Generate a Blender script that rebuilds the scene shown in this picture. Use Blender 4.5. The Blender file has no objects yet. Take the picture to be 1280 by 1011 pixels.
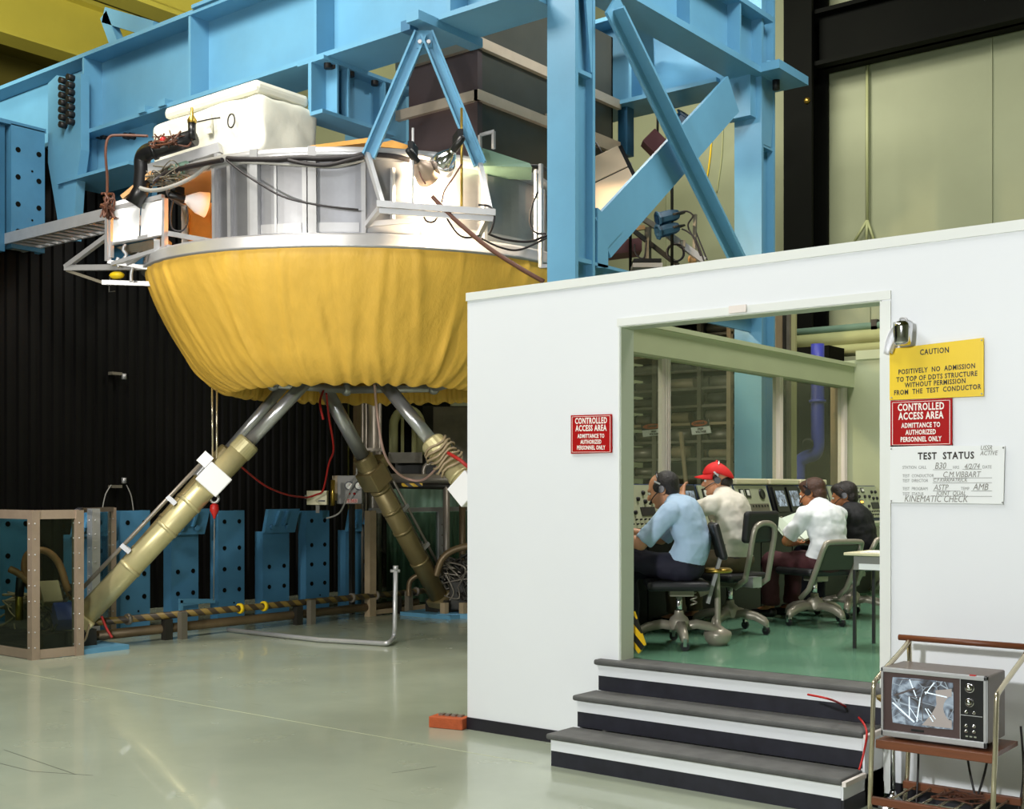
import bpy, bmesh, math, random
from mathutils import Vector, Matrix
random.seed(7)
SC = bpy.context.scene
COL = SC.collection
# ------------------------------------------------------------------ camera
F_PX, YH, CAM_H, YAW = 1520.0, 612.0, 1.7, math.radians(38.5)
cd = bpy.data.cameras.new('camera')
cam = bpy.data.objects.new('camera', cd); COL.objects.link(cam)
cam.location = (0, 0, CAM_H); cam.rotation_euler = (math.pi/2, 0, YAW)
cd.sensor_width = 36.0; cd.sensor_fit = 'HORIZONTAL'; cd.lens = F_PX*36/1280
cd.shift_y = (YH-505.5)/1280; cd.clip_end = 200
SC.camera = cam
# ------------------------------------------------------------------ world, lights, exposure
w = bpy.data.worlds.new('world'); SC.world = w; w.use_nodes = True
w.node_tree.nodes['Background'].inputs[0].default_value = (0.8, 0.9, 1.0, 1)
w.node_tree.nodes['Background'].inputs[1].default_value = 0.05
SC.view_settings.view_transform = 'Standard'; SC.view_settings.look = 'None'
SC.view_settings.gamma = 1; SC.view_settings.use_curve_mapping = False
SC.view_settings.exposure = 0.0
def aim(o, tgt):
    o.rotation_euler = (Vector(tgt)-o.location).to_track_quat('-Z', 'Y').to_euler()
def area(name, loc, tgt, size, power, col=(1, 1, 1), sy=None):
    l = bpy.data.lights.new(name, 'AREA'); l.size = size; l.energy = power; l.color = col
    if sy: l.shape = 'RECTANGLE'; l.size_y = sy
    o = bpy.data.objects.new(name, l); COL.objects.link(o); o.location = loc; aim(o, tgt); return o
def spot(name, loc, tgt, power, ang=60, col=(1, 1, 1), r=.1, blend=.5):
    l = bpy.data.lights.new(name, 'SPOT'); l.energy = power; l.color = col
    l.spot_size = math.radians(ang); l.spot_blend = blend; l.shadow_soft_size = r
    o = bpy.data.objects.new(name, l); COL.objects.link(o); o.location = loc; aim(o, tgt); return o
WHITE = (1, .97, .93)
# photographer's key flood, high hall fixtures, and lamps added for extra brightness
spot('flood_light_key', (-2.2, -.9, 3.3), (-5.5, 9.0, 2.6), 1330, 105, (.96, .98, 1), .2, .7)
spot('added_vehicle_flood', (-8.2, -.6, 3.6), (-10.6, 10.0, 3.3), 1500, 52, (1, .97, .9), .25, .6)  # second flood added off-frame to put more light on the vehicle
area('hall_light_front', (-6.5, 1.5, 9.6), (-6.5, 4.5, 0), 4.0, 380, (.97, .99, 1), 2.0)
area('hall_light_test_bay', (-9.5, 4.5, 9.8), (-10.5, 9.0, 4), 3.0, 600, (1, .95, .85), 1.5)
area('hall_light_booth', (-3.2, 10.0, 9.6), (-4.0, 9.5, .6), 3.0, 560, (1, .98, .93), 1.5)
area('added_rack_light', (-8.2, 12.2, 9.4), (-8.5, 14.5, 2), 2.5, 300, (1, .95, .85), 1.5)  # unseen lamp added to brighten the tube rack beyond the booth window
spot('added_roof_beam_light', (-13.5, 1.0, 7.6), (-20.0, 9.5, 10.2), 5500, 80, (1, .95, .8), .3, .6)  # added spot aimed up to brighten the yellow roof beams, no real fixture
# ------------------------------------------------------------------ picture geometry -> world
CR, SR = math.cos(YAW), math.sin(YAW)
def pt(px, py, z):
    a = (px-640)/F_PX*z
    return Vector((CR*a-SR*z, SR*a+CR*z, CAM_H+(YH-py)/F_PX*z))
def flr(px, py, h=0.0): return pt(px, py, F_PX*(CAM_H-h)/(py-YH))
def onX(px, py, X): return pt(px, py, X/(CR*(px-640)/F_PX-SR))
def onY(px, py, Y): return pt(px, py, Y/(SR*(px-640)/F_PX+CR))
RIGHT = Vector((CR, SR, 0)); FWD = Vector((-SR, CR, 0)); UP = Vector((0, 0, 1))
# ------------------------------------------------------------------ materials
def lin(c):
    return tuple(((v/255)/12.92 if v/255 <= .04045 else ((v/255+.055)/1.055)**2.4) for v in c)
MATS = {}
def mat(name, rgb, rough=.5, metal=0.0, var=0.0, vscale=3.0, bump=0.0, bscale=40.0, spec=None,
        emit=0.0, coat=0.0, stretch=None, trans=0.0, ior=1.45):
    m = bpy.data.materials.new(name); m.use_nodes = True; nt = m.node_tree
    b = nt.nodes['Principled BSDF']; c = lin(rgb)
    b.inputs['Base Color'].default_value = (*c, 1); b.inputs['Roughness'].default_value = rough
    b.inputs['Metallic'].default_value = metal
    if spec is not None: b.inputs['Specular IOR Level'].default_value = spec
    if coat: b.inputs['Coat Weight'].default_value = coat
    if emit:
        b.inputs['Emission Color'].default_value = (*c, 1); b.inputs['Emission Strength'].default_value = emit
    if trans:
        b.inputs['Transmission Weight'].default_value = trans; b.inputs['IOR'].default_value = ior
    if var or bump:
        tc = nt.nodes.new('ShaderNodeTexCoord'); src = tc.outputs['Object']
        if stretch:
            mp = nt.nodes.new('ShaderNodeMapping'); mp.inputs['Scale'].default_value = stretch
            nt.links.new(src, mp.inputs[0]); src = mp.outputs[0]
    if var:
        n = nt.nodes.new('ShaderNodeTexNoise'); n.inputs['Scale'].default_value = vscale
        n.inputs['Detail'].default_value = 5; n.inputs['Roughness'].default_value = .6
        nt.links.new(src, n.inputs['Vector'])
        r = nt.nodes.new('ShaderNodeValToRGB')
        r.color_ramp.elements[0].position = .3; r.color_ramp.elements[1].position = .7
        r.color_ramp.elements[0].color = (*[max(0, v*(1-var)) for v in c], 1)
        r.color_ramp.elements[1].color = (*[min(1, v*(1+var*.6)) for v in c], 1)
        nt.links.new(n.outputs['Fac'], r.inputs[0]); nt.links.new(r.outputs[0], b.inputs['Base Color'])
    if bump:
        n2 = nt.nodes.new('ShaderNodeTexNoise'); n2.inputs['Scale'].default_value = bscale; n2.inputs['Detail'].default_value = 3
        nt.links.new(src, n2.inputs['Vector'])
        bp = nt.nodes.new('ShaderNodeBump'); bp.inputs['Strength'].default_value = bump; bp.inputs['Distance'].default_value = .02
        nt.links.new(n2.outputs['Fac'], bp.inputs['Height']); nt.links.new(bp.outputs[0], b.inputs['Normal'])
    MATS[name] = m; return m
def stripes(name, ca, cb, scale, rough=.5, axis=(1, 1, 1)):
    m = mat(name, ca, rough); nt = m.node_tree; b = nt.nodes['Principled BSDF']
    tc = nt.nodes.new('ShaderNodeTexCoord'); dp = nt.nodes.new('ShaderNodeVectorMath'); dp.operation = 'DOT_PRODUCT'
    dp.inputs[1].default_value = axis
    nt.links.new(tc.outputs['Object'], dp.inputs[0])
    mu = nt.nodes.new('ShaderNodeMath'); mu.operation = 'MULTIPLY'; mu.inputs[1].default_value = scale
    nt.links.new(dp.outputs['Value'], mu.inputs[0])
    fr = nt.nodes.new('ShaderNodeMath'); fr.operation = 'FRACT'; nt.links.new(mu.outputs[0], fr.inputs[0])
    gt = nt.nodes.new('ShaderNodeMath'); gt.operation = 'GREATER_THAN'; gt.inputs[1].default_value = .5
    nt.links.new(fr.outputs[0], gt.inputs[0])
    mx = nt.nodes.new('ShaderNodeMix'); mx.data_type = 'RGBA'
    mx.inputs[6].default_value = (*lin(ca), 1); mx.inputs[7].default_value = (*lin(cb), 1)
    nt.links.new(gt.outputs[0], mx.inputs[0]); nt.links.new(mx.outputs[2], b.inputs['Base Color'])
    return m
def glass_mat(name, tint, rough=.02, alpha=.15):
    m = bpy.data.materials.new(name); m.use_nodes = True; nt = m.node_tree
    for n in list(nt.nodes): nt.nodes.remove(n)
    out = nt.nodes.new('ShaderNodeOutputMaterial'); tr = nt.nodes.new('ShaderNodeBsdfTransparent')
    tr.inputs[0].default_value = (*lin(tint), 1)
    gl = nt.nodes.new('ShaderNodeBsdfGlossy'); gl.inputs['Roughness'].default_value = rough
    lw = nt.nodes.new('ShaderNodeLayerWeight'); pw = nt.nodes.new('ShaderNodeMath'); pw.operation = 'POWER'; pw.inputs[1].default_value = 4
    nt.links.new(lw.outputs['Facing'], pw.inputs[0]); fz = nt.nodes.new('ShaderNodeMapRange'); fz.inputs[3].default_value = .03; fz.inputs[4].default_value = .6
    nt.links.new(pw.outputs[0], fz.inputs[0])
    mx = nt.nodes.new('ShaderNodeMixShader')
    nt.links.new(fz.outputs[0], mx.inputs[0]); nt.links.new(tr.outputs[0], mx.inputs[1]); nt.links.new(gl.outputs[0], mx.inputs[2])
    nt.links.new(mx.outputs[0], out.inputs[0]); MATS[name] = m; return m

def floor_mat():
    m = mat('floor_paint', (162, 170, 150), .2, 0, .10, .7, coat=.3); nt = m.node_tree; b = nt.nodes['Principled BSDF']
    ramp = [n for n in nt.nodes if n.type == 'VALTORGB'][0]
    tc = [n for n in nt.nodes if n.type == 'TEX_COORD'][0]
    # scuffs: thin stretched dark strokes
    mp = nt.nodes.new('ShaderNodeMapping'); mp.inputs['Scale'].default_value = (.8, 9, 1); mp.inputs['Rotation'].default_value = (0, 0, .6)
    n = nt.nodes.new('ShaderNodeTexNoise'); n.inputs['Scale'].default_value = 1.6; n.inputs['Detail'].default_value = 6
    nt.links.new(tc.outputs['Object'], mp.inputs[0]); nt.links.new(mp.outputs[0], n.inputs['Vector'])
    r2 = nt.nodes.new('ShaderNodeValToRGB'); r2.color_ramp.elements[0].position = .68; r2.color_ramp.elements[1].position = .78
    r2.color_ramp.elements[0].color = (1, 1, 1, 1); r2.color_ramp.elements[1].color = (.62, .6, .55, 1)
    mx = nt.nodes.new('ShaderNodeMix'); mx.data_type = 'RGBA'; mx.blend_type = 'MULTIPLY'; mx.inputs[0].default_value = .7
    nt.links.new(n.outputs['Fac'], r2.inputs[0]); nt.links.new(ramp.outputs[0], mx.inputs[6]); nt.links.new(r2.outputs[0], mx.inputs[7])
    nt.links.new(mx.outputs[2], b.inputs['Base Color'])
    n3 = nt.nodes.new('ShaderNodeTexNoise'); n3.inputs['Scale'].default_value = 2.2; n3.inputs['Detail'].default_value = 4
    nt.links.new(tc.outputs['Object'], n3.inputs['Vector'])
    mr = nt.nodes.new('ShaderNodeMapRange'); mr.inputs[3].default_value = .14; mr.inputs[4].default_value = .34
    nt.links.new(n3.outputs['Fac'], mr.inputs[0]); nt.links.new(mr.outputs[0], b.inputs['Roughness'])
    bp = nt.nodes.new('ShaderNodeBump'); bp.inputs['Strength'].default_value = .05; bp.inputs['Distance'].default_value = .02
    nt.links.new(n3.outputs['Fac'], bp.inputs['Height']); nt.links.new(bp.outputs[0], b.inputs['Normal'])
    return m
floor_mat()
mat('blue_steel', (94, 150, 182), .42, 0, .10, 1.2)
mat('blue_dark_steel', (44, 98, 132), .5, 0, .15, 1.5)
mat('blue_post', (72, 128, 164), .5, 0, .18, 1.5)
mat('white_paint', (236, 238, 240), .45, 0, .015, 1.0)
mat('white_trim', (232, 234, 228), .4)
mat('jamb_green', (196, 202, 182), .45)
mat('green_wall', (154, 160, 126), .6, 0, .06, .8)
mat('header_green', (186, 192, 156), .5, 0, .05, 1.5)
mat('mullion_pink', (236, 226, 218), .45)
mat('black_steel', (9, 11, 6), .75, 0, .2, 2, spec=.12)
mat('black_sheet', (9, 8, 7), .5, 0, .25, 3, spec=.25)
mat('black_rubber', (22, 22, 24), .55, 0, .2, 8)
mat('black_plastic', (18, 18, 20), .35)
mat('yellow_paint', (214, 202, 84), .5, 0, .08, .8)
mat('ceiling_brown', (120, 112, 46), .7, 0, .15, .6)
mat('booth_floor', (106, 152, 124), .22, 0, .10, 1.5, coat=.2)
mat('stair_tread', (86, 86, 84), .7, 0, .28, 7, .15, 120)
mat('stair_riser_black', (36, 36, 46), .5, 0, .35, 9)
mat('base_black', (34, 32, 40), .45, 0, .2, 5)
mat('aluminium', (196, 196, 198), .36, .55, .10, 4)
mat('aluminium_panel', (158, 158, 162), .34, .85, .16, 2.2, .03, 8)
mat('aluminium_bright', (182, 181, 182), .35, .6, .06, 4)
mat('chrome', (222, 222, 225), .12, 1.0)
mat('steel_rod', (186, 186, 188), .3, .75)
mat('actuator_tube', (205, 194, 146), .36, .4, .14, 3, 0, 0)
mat('actuator_dark', (150, 134, 94), .4, .5, .18, 3)
mat('clear_bronze', (172, 152, 134), .4, .4, .12, 5)
mat('pipe_grey', (150, 142, 132), .4, .5, .15, 4)
mat('pipe_bronze', (118, 100, 74), .42, .4, .2, 4)
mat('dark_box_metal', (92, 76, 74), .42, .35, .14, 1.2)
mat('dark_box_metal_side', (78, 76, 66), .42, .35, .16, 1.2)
mat('box_trim', (196, 178, 156), .45, .3, .1, 4)
mat('blanket_white', (232, 230, 214), .8, 0, .05, 2.5, .35, 7)
mat('paper_white', (242, 242, 244), .6)
mat('cable_black', (30, 24, 26), .5)
mat('cable_grey', (150, 148, 142), .5)
mat('cable_red', (176, 40, 34), .5)
mat('cable_brown', (96, 58, 42), .5)
mat('hose_bronze', (150, 106, 70), .45, .2, .2, 20)
mat('red_paint', (188, 30, 26), .45)
mat('orange_brick', (188, 88, 44), .6, 0, .2, 14, .2, 60)
mat('sign_red', (172, 12, 12), .6, 0, .05, 5, spec=.2)
mat('sign_yellow', (244, 206, 24), .45, 0, .04, 4)
mat('sign_white', (238, 240, 238), .45)
mat('sign_print_white', (246, 240, 230), .5)
mat('sign_print_black', (40, 32, 18), .5)
mat('sign_print_grey', (150, 150, 146), .6)
mat('pencil_grey', (138, 136, 128), .7)
mat('skin', (206, 148, 112), .5, 0, .08, 12)
mat('skin_tan', (186, 122, 82), .5, 0, .08, 12)
mat('hair_black', (26, 20, 18), .45, 0, .3, 40, .5, 120)
mat('hair_brown', (74, 42, 24), .45, 0, .35, 40, .5, 120)
mat('hair_dark', (34, 24, 20), .45, 0, .3, 40, .5, 120)
mat('shirt_blue', (176, 202, 228), .8, 0, .04, 5, .25, 9)
mat('shirt_cream', (226, 218, 202), .8, 0, .04, 5, .2, 9)
mat('shirt_white', (236, 238, 240), .8, 0, .03, 5, .25, 9)
mat('jacket_black', (16, 17, 20), .75, 0, .2, 6, .2, 12)
mat('trouser_navy', (30, 28, 46), .8, 0, .15, 6, .2, 14)
mat('trouser_olive', (92, 80, 58), .8, 0, .12, 6, .2, 14)
mat('trouser_maroon', (70, 30, 34), .8, 0, .12, 6, .2, 14)
mat('shoe_black', (20, 18, 18), .35)
mat('cap_red', (214, 24, 24), .7, 0, .06, 10)
mat('headset', (32, 30, 32), .35)
mat('chair_vinyl', (30, 30, 32), .42, 0, .15, 10)
mat('chair_olive', (62, 64, 52), .5, 0, .1, 8)
mat('chair_metal', (164, 156, 140), .36, .35, .06, 6)
mat('console_face', (176, 180, 152), .5, 0, .05, 6)
mat('console_blue', (58, 72, 110), .5)
mat('console_dark', (36, 38, 40), .45)
mat('console_cream', (224, 216, 180), .5)
mat('knob_black', (14, 14, 16), .35)
mat('lamp_amber', (255, 200, 90), .4, emit=1.6)
mat('page_green', (214, 226, 206), .6)
mat('wood', (114, 64, 36), .4, 0, .25, 3, 0, 0, stretch=(1, 14, 14))
mat('wood_light', (196, 150, 96), .5, 0, .2, 4)
mat('tv_case', (112, 100, 92), .4)
mat('tv_bezel', (78, 60, 58), .4)
mat('rail_gold', (206, 196, 170), .2, .8)
mat('tan_sheet', (206, 150, 70), .5, .3, .2, 3)
mat('equipment_grey', (118, 112, 98), .5, .2, .22, 5)
mat('equipment_dark', (46, 44, 38), .5, .2, .3, 4)
mat('equipment_tan', (170, 150, 120), .55, .1, .18, 4)
mat('pipe_indigo', (66, 74, 172), .4)
mat('pipe_sage', (178, 184, 132), .45)
mat('machine_blue', (40, 60, 140), .4)
mat('gauge_face', (240, 238, 230), .4)
mat('box_grey', (136, 134, 130), .5, 0, .06, 6)
mat('pink_label', (220, 180, 170), .5)
mat('spot_blue', (40, 78, 108), .4)
mat('projector_tan', (226, 200, 172), .5)
mat('maroon', (104, 62, 66), .5)
mat('brass', (180, 150, 70), .3, .9)
mat('curtain_green', (112, 142, 124), .6)
mat('sage_frame', (170, 168, 120), .5)
mat('lamp_glow', (255, 226, 170), .4, emit=14)
stripes('hazard_stripe', (236, 190, 20), (20, 18, 14), 9.0, .45, (1, 0, 1))
stripes('hazard_pipe', (128, 106, 50), (62, 50, 34), 5.0, .45, (.6, 1, 1.2))
glass_mat('window_glass', (236, 240, 232))
glass_mat('clear_panel', (205, 214, 206))
# ------------------------------------------------------------------ mesh builder
class MB:
    def __init__(s): s.v = []; s.f = []; s.sm = []
    def _add(s, vs, fs, smooth=False):
        o = len(s.v); s.v += [Vector(p) for p in vs]
        for f in fs: s.f.append([i+o for i in f]); s.sm.append(smooth)
    def box(s, lo, hi):
        x0, y0, z0 = lo; x1, y1, z1 = hi
        s._add([(x0,y0,z0),(x1,y0,z0),(x1,y1,z0),(x0,y1,z0),(x0,y0,z1),(x1,y0,z1),(x1,y1,z1),(x0,y1,z1)],
               [(3,2,1,0),(4,5,6,7),(0,1,5,4),(1,2,6,5),(2,3,7,6),(3,0,4,7)]); return s
    def obox(s, c, ax, ay, az, sx, sy, sz):      # oriented box: unit axes, full sizes
        c = Vector(c); ax, ay, az = Vector(ax)*sx/2, Vector(ay)*sy/2, Vector(az)*sz/2
        P = [c+i*ax+j*ay+k*az for k in (-1, 1) for (i, j) in ((-1,-1),(1,-1),(1,1),(-1,1))]
        s._add(P, [(3,2,1,0),(4,5,6,7),(0,1,5,4),(1,2,6,5),(2,3,7,6),(3,0,4,7)]); return s
    def bar(s, p, q, wd, ht, up=(0, 0, 1)):      # rectangular bar from p to q
        p, q = Vector(p), Vector(q); d = (q-p); L = d.length; d.normalize()
        up = Vector(up)
        if abs(d.dot(up)) > .98: up = Vector((1, 0, 0)) if abs(d.x) < .9 else Vector((0, 1, 0))
        sd = d.cross(up).normalized(); u = sd.cross(d).normalized()
        return s.obox((p+q)/2, d, sd, u, L, wd, ht)
    def tube(s, p, q, r, n=12, r2=None, cap=True):
        p, q = Vector(p), Vector(q); r2 = r if r2 is None else r2
        d = (q-p).normalized(); a = Vector((0, 0, 1)) if abs(d.z) < .9 else Vector((1, 0, 0))
        u = d.cross(a).normalized(); v = d.cross(u)
        vs = []
        for (c, rr) in ((p, r), (q, r2)):
            for i in range(n):
                t = 2*math.pi*i/n; vs.append(c+(u*math.cos(t)+v*math.sin(t))*rr)
        o = len(s.v); s._add(vs, [(i, (i+1) % n, n+(i+1) % n, n+i) for i in range(n)], True)
        if cap:
            s.f.append([o+i for i in range(n-1, -1, -1)]); s.sm.append(False)
            s.f.append([o+n+i for i in range(n)]); s.sm.append(False)
        return s
    def path(s, pts, r, n=8, closed=False, rs=None):
        pts = [Vector(p) for p in pts]; m = len(pts); rings = []
        up = None
        for i, p in enumerate(pts):
            a = pts[(i-1) % m] if (closed or i > 0) else p
            b = pts[(i+1) % m] if (closed or i < m-1) else p
            d = (b-a).normalized() if (b-a).length > 1e-9 else Vector((0, 0, 1))
            if up is None: up = Vector((0, 0, 1)) if abs(d.z) < .9 else Vector((1, 0, 0))
            u = d.cross(up)
            if u.length < 1e-4: u = d.cross(Vector((0, 1, 0)))
            u.normalize(); v = u.cross(d).normalized(); up = v
            rr = rs[i] if rs else r
            rings.append([p+(u*math.cos(2*math.pi*k/n)+v*math.sin(2*math.pi*k/n))*rr for k in range(n)])
        o = len(s.v); vs = [q for rg in rings for q in rg]; fs = []
        for i in range(m if closed else m-1):
            j = (i+1) % m
            for k in range(n): fs.append((i*n+k, i*n+(k+1) % n, j*n+(k+1) % n, j*n+k))
        s._add(vs, fs, True)
        if not closed:
            s.f.append([o+k for k in range(n-1, -1, -1)]); s.sm.append(False)
            s.f.append([o+(m-1)*n+k for k in range(n)]); s.sm.append(False)
        return s
    def lathe(s, prof, c=(0, 0, 0), n=24, axis=(0, 0, 1), smooth=True, a0=0, a1=2*math.pi):
        c = Vector(c); d = Vector(axis).normalized()
        a = Vector((0, 0, 1)) if abs(d.z) < .9 else Vector((1, 0, 0))
        u = Vector((1, 0, 0)) if abs(d.z) > .99 else d.cross(a).normalized(); v = d.cross(u)
        full = abs(a1-a0-2*math.pi) < 1e-6; m = n if full else n+1
        vs = []
        for (r, h) in prof:
            for i in range(m):
                t = a0+(a1-a0)*i/n; vs.append(c+d*h+(u*math.cos(t)+v*math.sin(t))*r)
        fs = []
        for j in range(len(prof)-1):
            for i in range(n):
                k = (i+1) % m
                fs.append((j*m+i, j*m+k, (j+1)*m+k, (j+1)*m+i))
        s._add(vs, fs, smooth); return s
    def prism(s, poly, ex):                       # polygon points (3D) extruded by vector ex
        ex = Vector(ex); n = len(poly); vs = [Vector(p) for p in poly]; vs += [p+ex for p in vs[:n]]
        s._add(vs, [tuple(range(n-1, -1, -1)), tuple(range(n, 2*n))]+[(i, (i+1) % n, n+(i+1) % n, n+i) for i in range(n)]); return s
    def ball(s, c, r, nu=12, nv=8, sc=(1, 1, 1)):
        c = Vector(c); vs = [c+Vector((0, 0, r*sc[2]))]
        for j in range(1, nv):
            for i in range(nu):
                t, p = 2*math.pi*i/nu, math.pi*j/nv
                vs.append(c+Vector((r*sc[0]*math.sin(p)*math.cos(t), r*sc[1]*math.sin(p)*math.sin(t), r*sc[2]*math.cos(p))))
        vs.append(c-Vector((0, 0, r*sc[2]))); fs = []
        for i in range(nu): fs.append((0, 1+i, 1+(i+1) % nu))
        for j in range(nv-2):
            for i in range(nu):
                a = 1+j*nu; fs.append((a+i, a+nu+i, a+nu+(i+1) % nu, a+(i+1) % nu))
        a = 1+(nv-2)*nu
        for i in range(nu): fs.append((a+i, len(vs)-1, a+(i+1) % nu))
        s._add(vs, fs, True); return s
    def mesh(s, name, inv=None):
        me = bpy.data.meshes.new(name)
        vs = [inv @ p for p in s.v] if inv else s.v
        me.from_pydata([tuple(p) for p in vs], [], s.f)
        me.polygons.foreach_set('use_smooth', s.sm); me.update()
        bm = bmesh.new(); bm.from_mesh(me); bmesh.ops.recalc_face_normals(bm, faces=bm.faces); bm.to_mesh(me); bm.free()
        return me
WM = {}   # world matrices of the empties (set once)
def tag(o, label=None, cat=None, group=None, kind=None):
    if label: o['label'] = label
    if cat: o['category'] = cat
    if group: o['group'] = group
    if kind: o['kind'] = kind
    return o
def thing(name, label, cat, loc=(0, 0, 0), rz=0.0, group=None, kind=None):
    o = bpy.data.objects.new(name, None); COL.objects.link(o); o.empty_display_size = .1
    o.location = loc; o.rotation_euler = (0, 0, rz)
    WM[o.name] = Matrix.Translation(Vector(loc)) @ Matrix.Rotation(rz, 4, 'Z')
    return tag(o, label, cat, group, kind)
def link_mesh(name, me, m, parent=None, label=None):
    o = bpy.data.objects.new(name, me); COL.objects.link(o)
    if m is not None and not me.materials: me.materials.append(MATS[m] if isinstance(m, str) else m)
    if parent is not None:
        o.parent = parent; WM[o.name] = WM[parent.name]
    if label: o['label'] = label
    return o
def part(name, mb, m, parent, world=True, label=None, bevel=0):
    inv = WM[parent.name].inverted() if world else None
    o = link_mesh(name, mb.mesh(name, inv), m, parent, label)
    if bevel: bev(o, bevel)
    return o
def single(name, mb, m, label, cat, group=None, kind=None, bevel=0):
    lo = [min(p[i] for p in mb.v) for i in range(3)]; hi = [max(p[i] for p in mb.v) for i in range(3)]
    base = Vector(((lo[0]+hi[0])/2, (lo[1]+hi[1])/2, lo[2]))
    M = Matrix.Translation(base)
    o = link_mesh(name, mb.mesh(name, M.inverted()), m); o.location = base; WM[o.name] = M
    if bevel: bev(o, bevel)
    return tag(o, label, cat, group, kind)
def struct(name, mb, m, label=None, bevel=0):
    return single(name, mb, m, label, None, None, 'structure', bevel)
def bev(o, wd, seg=2):
    b = o.modifiers.new('bevel', 'BEVEL'); b.width = wd; b.segments = seg; b.limit_method = 'ANGLE'; b.angle_limit = math.radians(40)
def kids(o): return [c for c in bpy.data.objects if c.parent == o]
def dup(root, loc, rz=None, label=None, group=None):
    r = root.copy(); COL.objects.link(r); r.location = loc
    if rz is not None: r.rotation_euler = (0, 0, rz)
    if label: r['label'] = label
    if group: r['group'] = group
    WM[r.name] = Matrix.Translation(Vector(loc)) @ Matrix.Rotation(r.rotation_euler[2], 4, 'Z')
    for ch in kids(root):
        c = ch.copy(); COL.objects.link(c); c.parent = r; WM[c.name] = WM[r.name]
        for g in kids(ch):
            d = g.copy(); COL.objects.link(d); d.parent = c
    return r
def share(o, M, parent=None):                     # another piece with the same mesh data
    c = bpy.data.objects.new(o.name.split('.')[0], o.data); COL.objects.link(c); c.parent = parent or o.parent
    c.matrix_local = M; return c
def sag(p, q, drop, n=14):
    p, q = Vector(p), Vector(q)
    return [p.lerp(q, i/n)-Vector((0, 0, drop*4*(i/n)*(1-i/n))) for i in range(n+1)]
def smooth_pts(P, n=6):
    P = [Vector(p) for p in P]; out = []
    for i in range(len(P)-1):
        a = P[max(i-1, 0)]; b = P[i]; c = P[i+1]; d = P[min(i+2, len(P)-1)]
        for k in range(n):
            t = k/n
            out.append(.5*((2*b)+(c-a)*t+(2*a-5*b+4*c-d)*t*t+(3*b-a-3*c+d)*t**3))
    out.append(P[-1]); return out
def text_mesh(body, size, align='CENTER', bold=0.0, extrude=.0004, spacing=1.0, xscale=1.0, shear=0.0):
    cu = bpy.data.curves.new('txt', 'FONT'); cu.body = body; cu.size = size; cu.align_x = align; cu.extrude = extrude
    cu.offset = bold; cu.space_character = spacing; cu.resolution_u = 2; cu.shear = shear
    o = bpy.data.objects.new('txt', cu); COL.objects.link(o)
    dg = bpy.context.evaluated_depsgraph_get(); dg.update()
    me = bpy.data.meshes.new_from_object(o.evaluated_get(dg))
    bpy.data.objects.remove(o); bpy.data.curves.remove(cu)
    for v in me.vertices: v.co.x *= xscale
    return me
def lettering(name, body, pos, size, m, parent, ux=(1, 0, 0), uy=(0, 0, 1), world=True, **kw):
    me = text_mesh(body, size, **kw); ux = Vector(ux).normalized(); uy = Vector(uy).normalized(); uz = ux.cross(uy)
    M = Matrix((ux, uy, uz)).transposed().to_4x4(); M.translation = Vector(pos)
    if world: M = WM[parent.name].inverted() @ M
    me.transform(M); me.materials.clear(); me.materials.append(MATS[m])
    return link_mesh(name, me, None, parent)
# ================================================================== the setting
YW, XL, HW, ZP = 6.569, -5.63, 3.085, .60         # partition face, its left end, its height, booth floor
YB, XR = 13.0, .8                                 # booth back wall, booth right end
fl = struct('floor', MB().box((-26, -5, -.12), (8, 19.5, 0)), 'floor_paint', 'pale grey green polished hall floor with faint scuffs')
yj = flr(200, 872).y
part('floor_joint', MB().box((-13.5, yj-.004, 0), (-4.6, yj+.004, .0006)), 'header_green', fl)
for (a, b) in (((0, 954), (40, 964)), ((40, 964), (116, 969)), ((490, 966), (545, 958)), ((5, 937), (95, 968))):
    p_, q_ = flr(*a), flr(*b); part('scuff_mark', MB().bar(p_+UP*.0004, q_+UP*.0004, .004, .0006), 'equipment_dark', fl)
struct('ceiling', MB().box((-26, -5, 11.5), (8, 19.5, 11.7)), 'ceiling_brown', 'dim yellow brown high hall ceiling')
# far green wall: sheet panels with battens
wb = struct('wall_back', MB().box((-26, 17.0, 0), (8, 17.15, 11.5)), 'green_wall', 'pale green sheet metal wall at the back of the hall')
xs = [onY(p, 300, 16.9).x for p in (860, 1084, 1237)]
stp = xs[2]-xs[1]
for i in range(-6, 5):
    x = xs[1]+i*stp
    part('seam_batten', MB().box((x-.012, 16.975, .3), (x+.012, 17.0, 11.3)), 'green_wall', wb)
struct('wall_left', MB().box((-26.2, -5, 0), (-26, 19.5, 11.5)), 'ceiling_brown', 'dim wall at the far left end of the hall')
struct('wall_right', MB().box((8, -5, 0), (8.2, 19.5, 11.5)), 'green_wall', 'hall wall beyond the control booth')
struct('wall_behind', MB().box((-26, -5.2, 0), (8, -5, 11.5)), 'green_wall', 'hall wall behind the viewer')
# black corrugated wall
XK = -14.9
mb = MB(); y = -1.0; pts = []
while y < 14.2:
    pts += [(XK, y), (XK, y+.075), (XK-.04, y+.09), (XK-.04, y+.15)]; y += .165
vs, fs = [], []
for (x, yy) in pts: vs += [(x, yy, 0), (x, yy, 6.28)]
for i in range(len(pts)-1): fs.append((2*i, 2*i+2, 2*i+3, 2*i+1))
mb._add(vs, fs); mb.box((XK-.22, -1, 0), (XK-.08, 14.2, 6.28))
struct('wall_corrugated', mb, 'black_sheet', 'black corrugated sheet wall behind the blue posts')
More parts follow.
